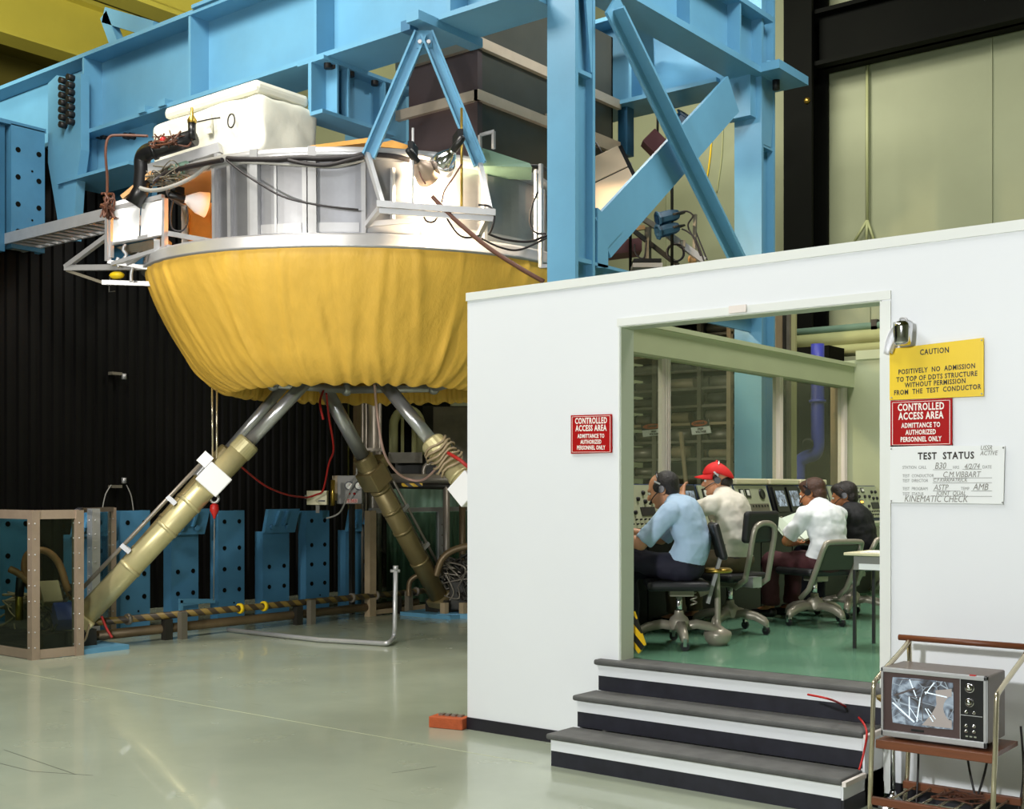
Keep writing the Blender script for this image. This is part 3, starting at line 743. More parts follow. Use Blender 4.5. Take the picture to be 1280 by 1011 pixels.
# light blue A frame hung from the girder in front of the drum
ZA = 11.72
af = thing('a_frame', 'light blue A frame hanging from the girder before the lit panel', 'frame', tp(530, 210, ZA))
ap = tp(530, 43, ZA)
def chan(p, q, w_, h_, parent, m='blue_steel', nm='leg'):
    p, q = Vector(p), Vector(q); d = (q-p).normalized(); sd = d.cross(FWD).normalized(); L = (q-p).length
    o = part(nm, MB().obox((p+q)/2, d, sd, FWD, L, w_, .02), m, parent)
    part('channel_lip', MB().obox((p+q)/2+sd*(w_/2-.01)-FWD*h_/2, d, sd, FWD, L, .02, h_), m, o)
    part('channel_lip', MB().obox((p+q)/2-sd*(w_/2-.01)-FWD*h_/2, d, sd, FWD, L, .02, h_), m, o)
chan(ap+RIGHT*-.03, tp(461, 196, ZA), .13, .06, af); chan(ap+RIGHT*.03, tp(600, 206, ZA), .13, .06, af)
part('head_plate', MB().prism([tp(519, 38, ZA-.02), tp(542, 38, ZA-.02), tp(540, 60, ZA-.02), tp(521, 60, ZA-.02)], FWD*.05), 'blue_steel', af)
for px in (525, 536):
    q = tp(px, 53, ZA-.05); part('bolt', MB().tube(q, q-FWD*.03, .02, 8), 'aluminium', af)
q = tp(535, 30, ZA+.1)
part('girder_clamp', MB().obox(q+Vector((.05, .2, -.02)), (1, 0, 0), (0, 1, 0), (0, 0, 1), .16, .95, .09), 'blue_steel', af)
part('girder_clamp', MB().obox(tp(512, 34, ZA+.05), (1, 0, 0), (0, 1, 0), (0, 0, 1), .12, .12, .1), 'blue_dark_steel', af)
ab = thing('aluminium_bail', 'aluminium bail frame around the two clamp lamps', 'frame', tp(545, 290, ZA))
K = [tp(459, 192, ZA), tp(478, 256, ZA-.25), tp(613, 266, ZA-.25), tp(600, 205, ZA), tp(456, 284, ZA+.15), tp(598, 295, ZA+.15)]
for (i, j) in ((0, 1), (3, 2), (1, 4), (2, 5)): part('arm', MB().bar(K[i], K[j], .045, .045), 'aluminium', ab)
part('cross_channel', MB().obox((K[1]+K[2])/2, (K[2]-K[1]).normalized(), FWD, UP, (K[2]-K[1]).length+.1, .1, .06), 'aluminium', ab)
part('cross_channel', MB().obox((K[1]+K[2])/2-UP*.06-FWD*.02, (K[2]-K[1]).normalized(), FWD, UP, (K[2]-K[1]).length+.06, .02, .05), 'aluminium', ab)
part('rear_bar', MB().bar(tp(462, 280, ZA+.1), tp(560, 272, ZA+.15), .03, .05), 'aluminium_bright', ab)
part('rear_bar', MB().bar(tp(491, 210, ZA+.16), tp(491, 274, ZA+.16), .04, .03), 'aluminium', ab)
part('pole', MB().tube(tp(516, 160, ZA-.22), tp(516, 256, ZA-.22), .011, 8), 'aluminium', ab)
part('pole', MB().tube(tp(577, 135, ZA-.2), tp(577, 262, ZA-.2), .013, 8), 'brass', ab)
# two clamp lamps and one in the left bay
def clamp_lamp(pos, aimv, lab, m, sz=.16, power=60, ang=120):
    t = thing('clamp_lamp', lab, 'lamp', pos, group='clamp lamps on the vehicle')
    d = Vector(aimv).normalized(); pos = Vector(pos)
    part('reflector', MB().lathe([(sz*.28, 0), (sz*.34, .05), (sz*.6, .1), (sz*.85, .16), (sz, .25), (sz*1.03, .25), (sz*.88, .15), (sz*.62, .09), (sz*.36, .04), (.01, .02)], pos, 20, d), m, t)
    part('socket', MB().lathe([(.005, -.16), (sz*.26, -.15), (sz*.3, -.05), (sz*.3, .03)], pos, 14, d), 'black_plastic', t)
    part('bulb', MB().ball(pos+d*.12, .05, 10, 8), 'lamp_glow', t)
    part('clamp', MB().obox(pos-d*.06+UP*.06, d, RIGHT, UP, .1, .05, .1), 'black_plastic', t)
    l = bpy.data.lights.new('lamp_light', 'SPOT'); l.energy = power; l.color = (1, .78, .5); l.spot_size = math.radians(ang); l.spot_blend = .8; l.shadow_soft_size = .06
    o = bpy.data.objects.new('lamp_light', l); COL.objects.link(o); o.location = pos+d*.2; aim(o, pos+d*3)
    return t
clamp_lamp(tp(520, 200, ZA-.18), (RIGHT*.45-UP*.45+FWD*.85), 'copper rimmed clamp lamp on the thin silver pole', 'clear_bronze', .125, 650)
clamp_lamp(tp(568, 186, ZA-.16), (-RIGHT*.55-UP*.55+FWD*.6), 'silver clamp lamp on the brass pole beside the A frame', 'chrome', .125, 650)
clamp_lamp(tp(229, 248, 12.75), (RIGHT*.8-UP*.15+FWD*.45), 'pale clamp lamp glowing inside the open left bay', 'paper_white', .13, 320)
# dark box standing on the deck
DXB, DYB = -8.4, onX(597, 120, -8.4).y
db = thing('dark_metal_enclosure', 'tall dark metal enclosure with pale wooden battens above the vehicle deck', 'enclosure', (DXB, DYB, 5.1))
dbx0, dby1 = onY(511, 120, DYB).x, onX(766, 120, DXB).y
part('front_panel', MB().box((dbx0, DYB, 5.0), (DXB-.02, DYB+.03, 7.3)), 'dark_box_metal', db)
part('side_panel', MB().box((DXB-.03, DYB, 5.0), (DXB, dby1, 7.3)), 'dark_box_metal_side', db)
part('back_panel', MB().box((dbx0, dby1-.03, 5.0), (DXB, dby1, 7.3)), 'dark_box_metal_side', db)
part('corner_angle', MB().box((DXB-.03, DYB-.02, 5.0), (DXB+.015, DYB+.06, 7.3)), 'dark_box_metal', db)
for py in (120, 54):
    z = onX(597, py, DXB).z
    part('batten', MB().box((dbx0-.15, DYB-.06, z-.06), (DXB+.05, DYB, z+.05)), 'box_trim', db)
    part('batten', MB().box((DXB, DYB-.06, z-.06), (DXB+.06, dby1+.1, z+.05)), 'box_trim', db)
z = onX(760, 178, DXB).z
part('batten', MB().box((DXB, DYB+1.2, z-.05), (DXB+.05, dby1+.1, z+.04)), 'box_trim', db)
# small handle frame + sloping cover at the right of the drum
hf = thing('handle_frame', 'small white wire handle on the deck before the dark enclosure', 'handle', tp(608, 185, 12.2))
part('rail', MB().bar(tp(600, 169, 12.3), tp(618, 164, 12.3), .03, .03), 'aluminium_bright', hf)
part('upright', MB().bar(tp(617, 164, 12.3), tp(617, 186, 12.3), .03, .03), 'aluminium_bright', hf)
part('upright', MB().bar(tp(600, 169, 12.3), tp(600, 186, 12.3), .03, .03), 'aluminium_bright', hf)
single('deck_wedge', MB().prism([tp(600, 184, 12.0), tp(662, 204, 12.2), tp(665, 209, 12.2), tp(600, 207, 12.0)], FWD*.5), 'curtain_green', 'grey green wedge cover lying on the right of the deck', 'cover')
rf = thing('side_hoop', 'white square tube hoop beside the near column', 'frame', tp(676, 330, 11.9))
part('upright', MB().bar(tp(676, 205, 11.9), tp(676, 334, 11.9), .035, .035), 'aluminium_bright', rf)
part('foot_bar', MB().bar(tp(674, 333, 11.9), tp(692, 332, 11.9), .035, .035), 'aluminium_bright', rf)
part('back_post', MB().bar(tp(670, 212, 12.1), tp(670, 300, 12.1), .03, .03), 'aluminium', rf)
for py in (215, 290): part('stay', MB().bar(tp(676, py, 11.9), tp(668, py, 12.5), .025, .025), 'aluminium', rf)
# ---------------- white insulated cover
def cover():
    P = lambda px, py, z: pt(px, py, z)
    # lofted soft box: four corner columns, rounded by subdivision
    front = [(188, 182), (186, 152), (206, 133), (245, 120), (300, 108), (322, 94)]
    n = 9
    o = onY(322, 190, 8.0); x1 = o.x; y0 = 8.0
    L = onY(187, 190, 8.0).x
    y1 = onX(400, 160, x1).y
    z0, z1 = onY(322, 186, y0).z, onY(322, 110, y0).z
    bm = bmesh.new(); nx, ny, nz = 8, 7, 6; g = {}
    rr = random.Random(5)
    def f(u, v, w_):
        x = L+(x1-L)*u; y = y0+(y1-y0)*v; z = z0+(z1-z0)*w_
        return Vector((x, y, z))
    for i in range(nx+1):
        for j in range(ny+1):
            for k in range(nz+1):
                if i in (0, nx) or j in (0, ny) or k in (0, nz):
                    p = f(i/nx, j/ny, k/nz)
                    if k == nz: p.z += .10*math.sin(math.pi*i/nx)*math.sin(math.pi*j/ny)-.05*rr.random()
                    if k == 0: p.z += .16*(1-i/nx)*0
                    p += Vector((rr.uniform(-1, 1), rr.uniform(-1, 1), rr.uniform(-1, 1)))*.022
                    if k < nz and j == 0: p.y += .10*(1-k/nz)*(.4+i/nx*.2)
                    g[i, j, k] = bm.verts.new(p)
    def quad(a, b, c, d): bm.faces.new([g[a], g[b], g[c], g[d]])
    for i in range(nx):
        for j in range(ny):
            quad((i, j, 0), (i, j+1, 0), (i+1, j+1, 0), (i+1, j, 0)); quad((i, j, nz), (i+1, j, nz), (i+1, j+1, nz), (i, j+1, nz))
    for i in range(nx):
        for k in range(nz):
            quad((i, 0, k), (i+1, 0, k), (i+1, 0, k+1), (i, 0, k+1)); quad((i, ny, k), (i, ny, k+1), (i+1, ny, k+1), (i+1, ny, k))
    for j in range(ny):
        for k in range(nz):
            quad((0, j, k), (0, j, k+1), (0, j+1, k+1), (0, j+1, k)); quad((nx, j, k), (nx, j+1, k), (nx, j+1, k+1), (nx, j, k+1))
    base = Vector(((L+x1)/2, (y0+y1)/2, z0))
    for v in bm.verts: v.co -= base
    me = bpy.data.meshes.new('cover_body'); bm.to_mesh(me); bm.free()
    me.polygons.foreach_set('use_smooth', [True]*len(me.polygons))
    t = thing('insulated_cover', 'large white padded cover with rounded corners on the vehicle deck', 'cover', base)
    o = link_mesh('padded_body', me, 'blanket_white', t)
    s = o.modifiers.new('sub', 'SUBSURF'); s.levels = 2; s.render_levels = 2
    # hem seam and lid flap
    part('lid', MB().box((L+.25, y0+.0, z1-.02), (x1-.02, y1-.12, z1+.11)), 'blanket_white', t, bevel=.05)
    q = onY(289, 151, y0-.03)
    part('ring_cord', MB().path([q+Vector((math.cos(a)*.055, 0, math.sin(a)*.07)) for a in [i*2*math.pi/20 for i in range(20)]], .008, 6, True), 'cable_black', t)
    part('patch', MB().obox(onY(262, 155, y0-.0), (1, 0, 0), (0, 1, 0), (0, 0, 1), .08, .02, .2), 'blanket_white', t)
    part('tie', MB().path(smooth_pts([onY(244, 153, y0-.06), onY(262, 149, y0-.06), onY(275, 147, y0-.04)]), .007, 6), 'cable_black', t)
    return z0, L, x1, y0, y1
CV = cover()
# ================================================================== hydraulic actuators
def actuator(name, lab, foot, collar, top, r_t, r_r, clampf, m_tube, clamp_m='paper_white', rods=True, clamp_s=1.0, floor_base=True):
    foot, collar, top = Vector(foot), Vector(collar), Vector(top)
    t = thing(name, lab, 'actuator', Vector((foot.x, foot.y, 0)), group='hydraulic actuators under the vehicle')
    d = (top-foot).normalized(); up = (UP-d*d.z).normalized()
    side = d.cross(up)
    tb = part('outer_tube', MB().tube(foot, collar, r_t, 28), m_tube, t)
    L = (collar-foot).length
    for k in (.30, .52, .66, .80):
        q = foot+d*L*k; part('band', MB().tube(q-d*.02, q+d*.02, r_t*1.06, 24), m_tube, tb)
    part('end_cap', MB().lathe([(r_t*1.0, -.12), (r_t*1.08, -.12), (r_t*1.08, .03), (r_t*.98, .05), (r_r*1.02, .05)], collar, 28, d, False), m_tube, t)
    part('piston_rod', MB().tube(collar, top, r_r, 24), 'steel_rod', t)
    q = foot+d*L*clampf; c = r_t*2.35*clamp_s
    part('clamp_block', MB().obox(q, d, side, up, .26, c, c), clamp_m, t, bevel=.012)
    part('foot_block', MB().obox(foot-d*.02, d, side, up, .26, r_t*2.2, r_t*2.2), m_tube, t, bevel=.02)
    part('clevis', MB().lathe([(.01, -.08), (.11, -.08), (.11, .08), (.01, .08)], foot-d*.2, 16, side), 'equipment_dark', t)
    if rods:
        for s_, rr in ((-.35, .018), (.6, .022)):
            off = up*(r_t+.09)+side*s_*r_t
            rd = part('guide_rod', MB().tube(foot+d*.3+off, q+d*.12+off, rr, 8), 'pipe_grey', t)
            for k in (.35, .62):
                qq = foot+d*L*k+off; part('rod_clip', MB().obox(qq-up*.04, d, side, up, .05, .05, .12), 'aluminium', rd)
        part('rod_head', MB().obox(q+up*(r_t+.09)+d*.1, d, side, up, .14, r_t*1.6, .12), clamp_m, t)
    if floor_base:
        b = Vector((foot.x, foot.y, 0))-Vector((d.x, d.y, 0))*.1
        part('base_plate', MB().obox(b+Vector((0, 0, .025)), (1, 0, 0), (0, 1, 0), (0, 0, 1), .5 if 'partition' in lab else .9, .5 if 'partition' in lab else .8, .05), 'blue_steel', t)
        part('pedestal', MB().obox(b+Vector((0, 0, .13)), (1, 0, 0), (0, 1, 0), (0, 0, 1), .4, .34, .18), 'equipment_dark', t)
    return t
Z1 = 12.95
f1 = pt(98, 778, Z1); c1_ = pt(308, 556, 13.38); t1 = c1_+(c1_-f1)*.46
actuator('hydraulic_actuator', 'big pale bronze actuator leaning from the left glass enclosure to the skirt', f1, c1_, t1, .125, .072, .80, 'actuator_tube')
f2 = pt(126, 745, 13.75); c2_ = pt(282, 566, 14.3); t2 = c2_+(c2_-f2)*.62
actuator('hydraulic_actuator', 'second actuator mostly hidden behind the big left one', f2, c2_, t2, .10, .062, .86, 'actuator_dark', 'aluminium', False, .9, False)
f3 = pt(552, 752, 16.45); c3_ = pt(455, 574, 15.4); t3 = pt(405, 483, 14.9)
actuator('hydraulic_actuator', 'dull bronze actuator standing at the back right of the bay', f3, c3_, t3, .125, .09, .88, 'actuator_dark', 'actuator_dark', True, 1.0)
c4_ = pt(543, 556, 13.0); t4 = pt(474, 471, 13.35); d4 = (c4_-t4); f4 = c4_+d4.normalized()*2.3
actuator('hydraulic_actuator', 'pale actuator going down behind the white partition', f4, c4_, t4, .125, .075, .72, 'actuator_tube', 'paper_white', False)
cw = MB()
dd = (f4-c4_).normalized(); uu = dd.cross(FWD).normalized()
for k in range(7):
    q = c4_+dd*(.02+.05*k); cw.path([q+(-FWD*math.cos(a)+uu*math.sin(a))*(.15+.012*((k*7) % 3))+dd*.02*math.sin(3*a+k) for a in [i*.45-1.6 for i in range(9)]], .014, 6)
single('cable_wrap', cw, 'equipment_tan', 'tangled tan cable wrapped round the collar of the right actuator', 'cable', kind='stuff')
single('hose', MB().path(smooth_pts([pt(560, 566, 12.75), pt(575, 575, 12.6), pt(586, 584, 12.6), pt(600, 592, 12.7)]), .02, 8), 'cable_red', 'short red hose on the right actuator', 'hose')
# ================================================================== glass enclosure at the left foot
EA = flr(42, 824.5); EH = 1.49
def enclosure():
    t = thing('glass_enclosure', 'clear panelled enclosure with riveted bronze frame at the left actuator foot', 'enclosure', EA)
    A = Vector(EA); B = A+Vector((.05, .46, 0)); L = A+Vector((-1.3, 0, 0))
    C = pt(117, 700, 13.55); C.z = 0; D = pt(140, 700, 14.3); D.z = 0
    w_ = .085
    def post(p, m='clear_bronze', wd=w_, nm='post'):
        o = part(nm, MB().box((p.x-wd/2, p.y-wd/2, 0), (p.x+wd/2, p.y+wd/2, EH)), m, t)
        k = 0
        while k < 9:
            z = .12+k*.155
            part('rivet', MB().ball((p.x+wd/2, p.y-.01, z), .009, 6, 4), 'aluminium', o)
            part('rivet', MB().ball((p.x-.01, p.y-wd/2, z), .009, 6, 4), 'aluminium', o); k += 1
    for p in (A, B): post(p)
    post(C, 'aluminium', .1); post(D, 'clear_bronze', .07); post(L)
    def rails(p, q, m='clear_bronze'):
        for z in (.05, EH-.04): part('rail', MB().bar(p+Vector((0, 0, z)), q+Vector((0, 0, z)), .05, .09), m, t)
    rails(A, B); rails(L, A); part('rail', MB().bar(C+Vector((-.1, -.1, EH-.02)), D+Vector((0, 0, EH-.02)), .06, .05), 'clear_bronze', t)
    part('rail', MB().bar(B+Vector((0, 0, EH)), C+Vector((-.1, -.1, EH)), .05, .03), 'base_black', t)
    for (p, q) in ((A, B), (L, A), (C, D)):
        d = (q-p).normalized(); part('pane', MB().obox((p+q)/2+Vector((0, 0, EH/2)), d, d.cross(UP), UP, (q-p).length-.06, .008, EH-.1), 'clear_panel', t)
enclosure()
def tangle(n, c, sx, sy, sz, r, rs_, nn=7):
    m = MB()
    for _ in range(n):
        P = [Vector(c)+Vector((rs_.uniform(-sx, sx), rs_.uniform(-sy, sy), rs_.uniform(0, sz))) for _ in range(4)]
        m.path(smooth_pts(P, nn), rs_.uniform(r*.6, r*1.3), 6)
    return m
rr = random.Random(11)
mf = thing('hydraulic_manifold', 'hydraulic valve manifold with hoses inside the left enclosure', 'manifold', EA+Vector((-.75, .55, 0)))
mc = EA+Vector((-.75, .55, 0))
part('base', MB().box((mc.x-.45, mc.y-.3, 0), (mc.x+.5, mc.y+.3, .22)), 'equipment_dark', mf, bevel=.02)
part('valve_block', MB().obox(pt(62, 745, 12.75), (.7, -.3, .4), (.3, .95, 0), (-.4, 0, .9), .32, .2, .24), 'equipment_tan', mf, bevel=.01)
part('valve_block', MB().obox(pt(82, 770, 12.7), (.7, -.3, .45), (.3, .95, 0), (-.45, 0, .9), .3, .24, .2), 'machine_blue', mf, bevel=.01)
part('valve_block', MB().obox(mc+Vector((-.1, -.1, .36)), (1, 0, 0), (0, 1, 0), (0, 0, 1), .5, .3, .28), 'equipment_grey', mf, bevel=.01)
part('pipe_riser', MB().tube(pt(24, 775, 12.6), pt(24, 738, 12.6), .04, 10), 'brass', mf)
part('pipe_riser', MB().tube(pt(24, 745, 12.6), pt(26, 722, 12.6), .045, 10), 'black_rubber', mf)
o = part('small_lines', tangle(26, mc+Vector((-.15, -.05, .2)), .5, .25, .4, .012, rr), 'equipment_tan', mf); o['kind'] = 'stuff'
o = part('small_lines', tangle(18, mc+Vector((.15, .0, .2)), .4, .25, .5, .014, rr), 'equipment_dark', mf); o['kind'] = 'stuff'
def hose(pts, r, m, lab, cat='hose', nm='braided_hose', group=None):
    P = smooth_pts(pts, 12); mb = MB()
    if nm == 'braided_hose': mb.path(P, r, 10, rs=[r*(1+.12*(i % 2)) for i in range(len(P))])
    else: mb.path(P, r, 8)
    return single(nm, mb, m, lab, cat, group)
hose([pt(72, 755, 12.7), pt(52, 745, 12.65), pt(36, 728, 12.6), pt(22, 716, 12.6), pt(12, 711, 12.6)], .035, 'hose_bronze', 'corrugated bronze hose lying low in the left enclosure')
hose([pt(37, 735, 12.7), pt(31, 715, 12.7), pt(33, 696, 12.7), pt(44, 688, 12.7), pt(60, 690, 12.75), pt(74, 705, 12.8), pt(84, 735, 12.8), pt(90, 748, 12.85)], .035, 'hose_bronze', 'corrugated bronze hose arching high in the left enclosure')
hose([pt(90, 760, 12.75), pt(96, 752, 12.65), pt(88, 738, 12.6)], .03, 'cable_black', 'short black hose at the left actuator foot', nm='hose')
hose([pt(98, 790, 12.8), pt(96, 802, 12.75), pt(106, 800, 12.8), pt(112, 780, 12.85)], .012, 'equipment_tan', 'loose tan line dangling by the left actuator foot', nm='hose')
hose([pt(127, 770, 13.0), pt(133, 785, 13.0), pt(140, 797, 13.0)], .014, 'cable_red', 'thin red hose falling beside the left actuator foot', nm='hose')
# ================================================================== low pipe rail with hazard striping
XPR = -11.65
pr = thing('pipe_rail', 'low double pipe rail with yellow and black hazard stripes along the posts', 'pipe rail', onX(300, 790, XPR)*1.0)
def rl(px, py): return onX(px, py, XPR)
za_, zb2 = rl(330, 757.5).z, rl(330, 773).z
ya_, yb_ = onX(104, 770, XPR).y, onX(545, 745, XPR).y
part('pipe', MB().tube((XPR, ya_, za_), (XPR, yb_, za_), .04, 12), 'hazard_pipe', pr)
part('pipe', MB().tube((XPR-.05, ya_-.2, zb2), (XPR-.05, yb_-.35, zb2), .055, 12), 'pipe_bronze', pr)
for px in (222, 383, 505):
    y = onX(px, 760, XPR).y
    s_ = part('stanchion', MB().box((XPR+.05, y-.04, 0), (XPR+.13, y+.04, za_+.03)), 'equipment_grey', pr)
    part('stanchion_foot', MB().box((XPR-.03, y-.2, 0), (XPR+.05, y-.1, za_-.04)), 'equipment_dark', pr)
for px in (160, 300, 330, 440, 470, 520):
    y = onX(px, 760, XPR).y; part('pipe_clip', MB().tube((XPR, y-.02, za_), (XPR, y+.02, za_), .062, 12), 'sign_yellow' if px in (300, 330) else 'pipe_grey', pr)
tp_ = thing('shelf_bracket', 'small blue triangular bracket fixed above the pipe rail', 'bracket', onX(245, 752, -12.4))
part('arm', MB().bar(onX(224, 751, -12.5), onX(268, 751, -12.5), .04, .05), 'blue_steel', tp_)
part('brace', MB().bar(onX(224, 756, -12.5), onX(268, 751, -12.5), .03, .03), 'blue_steel', tp_)
part('post', MB().bar(onX(226, 782, -12.5), onX(226, 750, -12.5), .04, .04), 'blue_steel', tp_)
# silver conduit lying on the floor and turning up
q0, q1, q2 = flr(285, 787, .03), flr(400, 799.5, .03), flr(478, 804, .03)
cv = thing('bent_conduit', 'silver conduit lying on the floor and bending upright to a tee handle', 'conduit', flr(493, 803))
up_ = flr(493.5, 803, .0); z_ = (up_.x*-SR+up_.y*CR)
part('tube', MB().path([q0, q1]+smooth_pts([q2, flr(486, 803, .04), pt(492, 796, z_), pt(493.5, 785, z_)], 6)+[pt(494.5, 711, z_)], .026, 10), 'aluminium', cv)
part('handle', MB().tube(pt(488, 713.5, z_), pt(500, 713.5, z_), .017, 8), 'aluminium', cv)
part('cap', MB().tube(pt(494.5, 713, z_), pt(494.6, 707, z_), .03, 8), 'aluminium', cv)
# hanging rods with hook
hr = thing('hanging_hook', 'pair of thin hanging rods ending in a white shackle and red hook', 'hook', pt(268, 640, 13.2))
part('rod', MB().tube(pt(265, 485, 13.3), pt(266, 580, 13.3), .011, 8), 'rail_gold', hr)
part('rod', MB().tube(pt(271, 487, 13.3), pt(271, 620, 13.3), .011, 8), 'rail_gold', hr)
q = pt(268, 623, 13.3)
part('shackle', MB().path([q+(RIGHT*math.cos(a)+UP*math.sin(a))*.045 for a in [i*2*math.pi/14 for i in range(14)]], .016, 8, True), 'aluminium_bright', hr)
part('hook_block', MB().lathe([(.01, .05), (.045, .03), (.05, -.03), (.02, -.09), (.01, -.12)], q-UP*.1, 12), 'red_paint', hr)
part('wire', MB().tube(q-UP*.18, pt(267, 750, 13.4), .005, 6), 'equipment_grey', hr)
# ================================================================== second enclosure, pipes and dim machinery at the back of the bay
E2 = thing('glass_enclosure', 'clear panelled enclosure with a pale frame behind the back right actuator', 'enclosure', onX(463, 770, -12.3))
e0 = flr(463, 770); e0.z = 0
e1 = onX(640, 760, e0.x); e1.z = 0; eh = pt(468, 638, (e0.x*-SR+e0.y*CR)).z
part('post', MB().bar(e0, e0+UP*eh, .12, .1), 'equipment_tan', E2)
part('top_rail', MB().bar(e0+UP*eh, e1+UP*eh, .07, .06), 'aluminium_bright', E2)
part('bottom_rail', MB().bar(e0+UP*.05, e1+UP*.05, .07, .06), 'equipment_tan', E2)
for px in (550,):
    e = onX(px, 700, e0.x); part('post', MB().bar((e.x, e.y, 0), (e.x, e.y, eh), .11, .06), 'aluminium_bright', E2)
    for k in range(7): part('rivet', MB().ball((e.x+.04, e.y, .3+k*.15), .012, 6, 4), 'equipment_grey', E2)
e = onX(563, 700, e0.x-.5); part('post', MB().tube((e.x, e.y, 0), (e.x, e.y, eh), .06, 10), 'pipe_grey', E2)
part('pane', MB().box((e0.x-.005, e0.y, .08), (e0.x+.005, e1.y, eh-.04)), 'clear_panel', E2)
rack = thing('pipe_rack', 'upright grey pipes and header pipe at the back of the bay', 'pipes', pt(465, 770, 17.6))
for px, r_ in ((453, .02), (457.5, .025), (466, .07), (474, .035)):
    zz = 17.6; a = pt(px, 505, zz); a.z = 0; part('riser', MB().tube(a, a+UP*3.1, r_, 10), 'pipe_grey', rack)
part('cross_clip', MB().bar(pt(451, 562, 17.5), pt(478, 562, 17.5), .05, .05), 'pipe_grey', rack)
part('header', MB().tube(pt(480, 598, 17.2), pt(640, 600, 17.2), .07, 12), 'pipe_grey', rack)
part('header', MB().tube(pt(480, 606, 17.2), pt(640, 609, 17.2), .05, 12), 'equipment_dark', rack)
part('bend', MB().path(smooth_pts([pt(530, 598, 17.3), pt(530, 586, 17.3), pt(536, 580, 17.3), pt(560, 578, 17.3)]), .03, 8), 'pipe_grey', rack)
part('drop', MB().tube(pt(558, 608, 17.2), pt(558, 770, 17.2), .05, 10), 'pipe_grey', rack)
part('drop', MB().tube(pt(578, 608, 17.4), pt(578, 770, 17.4), .05, 10), 'pipe_bronze', rack)
for px, wd in ((502, 26), (568, 14)):
    part('hazard_tape', MB().obox(pt(px+wd/2, 606, 17.13), RIGHT, FWD, UP, wd/1520*17.2, .01, .05), 'hazard_stripe', rack)
mk = thing('machine_cabinet', 'dim brown machine cabinet with an arched frame behind the pipes', 'cabinet', pt(540, 700, 18.6))
part('body', MB().obox(pt(560, 560, 19.3)-UP*(pt(560, 560, 19.3).z-1.5), RIGHT, FWD, UP, 1.6, .8, 3.0), 'equipment_dark', mk)
part('side_door', MB().obox(pt(570, 545, 18.8), RIGHT, FWD, UP, .7, .06, .9), 'equipment_grey', mk)
aw = []
for i in range(13):
    a = math.pi*i/12; aw.append(pt(509-17*math.cos(a), 532-20*math.sin(a), 18.6))
part('arch_frame', MB().path([pt(492, 568, 18.6)]+aw+[pt(526, 568, 18.6)], .07, 8), 'sage_frame', mk)
part('arch_sill', MB().bar(pt(486, 572, 18.55), pt(528, 572, 18.55), .1, .16), 'equipment_grey', mk)
part('arch_bar', MB().bar(pt(503, 514, 18.6), pt(503, 566, 18.6), .03, .04), 'sage_frame', mk)
part('arch_bar', MB().bar(pt(518, 518, 18.6), pt(518, 566, 18.6), .08, .04), 'sage_frame', mk)
part('arch_back', MB().obox(pt(508, 540, 18.8), RIGHT, FWD, UP, .5, .05, .8), 'black_steel', mk)
cu = MB(); N = 44; vs = []; fs = []
for i in range(N+1):
    a = pt(484+i*3.5, 610, 18.2+.05*math.sin(i*1.9)+.04*math.sin(i*.7)); vs += [a, Vector((a.x, a.y, .02))]
for i in range(N): fs.append((2*i, 2*i+2, 2*i+3, 2*i+1))
cu._add(vs, fs, True)
o = single('hanging_curtain', cu, 'curtain_green', 'dull green curtain hanging behind the far enclosure', 'curtain')
sol = o.modifiers.new('thick', 'SOLIDIFY'); sol.thickness = .01
sb2 = thing('black_screen_panel', 'tall dark panel closing the end of the corrugated wall', 'panel', (XK, 14.4, 0))
part('panel', MB().box((XK-.1, 14.42, 0), (XK+.0, 16.9, 6.28)), 'black_steel', sb2)
part('stile', MB().box((XK, 14.42, 0), (XK+.08, 14.54, 6.28)), 'pipe_bronze', sb2)
# far right foot: dark hoses on a light blue plate
mf2 = thing('hydraulic_manifold', 'dark tangle of hoses on a light blue plate at the back right actuator', 'manifold', pt(572, 768, 16.6))
m2 = flr(583, 769); 
part('base_plate', MB().obox(m2+Vector((0, 0, .03)), RIGHT, FWD, UP, .75, .8, .06), 'blue_steel', mf2)
part('valve_body', MB().obox(m2+Vector((0, 0, .3)), RIGHT, FWD, UP, .45, .35, .45), 'equipment_dark', mf2, bevel=.03)
o = part('small_lines', tangle(34, m2+Vector((-.02, 0, .1)), .33, .25, .7, .016, rr), 'equipment_dark', mf2); o['kind'] = 'stuff'
o = part('small_lines', tangle(14, m2+Vector((-.02, -.15, .15)), .3, .2, .6, .010, rr), 'pipe_grey', mf2); o['kind'] = 'stuff'
for k in range(3):
    q = m2+RIGHT*(-.28+.25*k)-FWD*.32; part('foot_bracket', MB().box((q.x-.04, q.y-.04, .05), (q.x+.04, q.y+.04, .2)), 'equipment_tan', mf2)
hose([pt(545, 720, 16.2), pt(552, 700, 16.2), pt(566, 688, 16.2), pt(590, 682, 16.2), pt(610, 684, 16.2)], .045, 'pipe_bronze', 'thick brown hose arching over the back right manifold')
hose([pt(511, 745, 16.6), pt(512, 728, 16.6), pt(520, 720, 16.6), pt(530, 718, 16.6)], .035, 'pipe_bronze', 'small brown pipe bend behind the conduit handle', nm='hose')
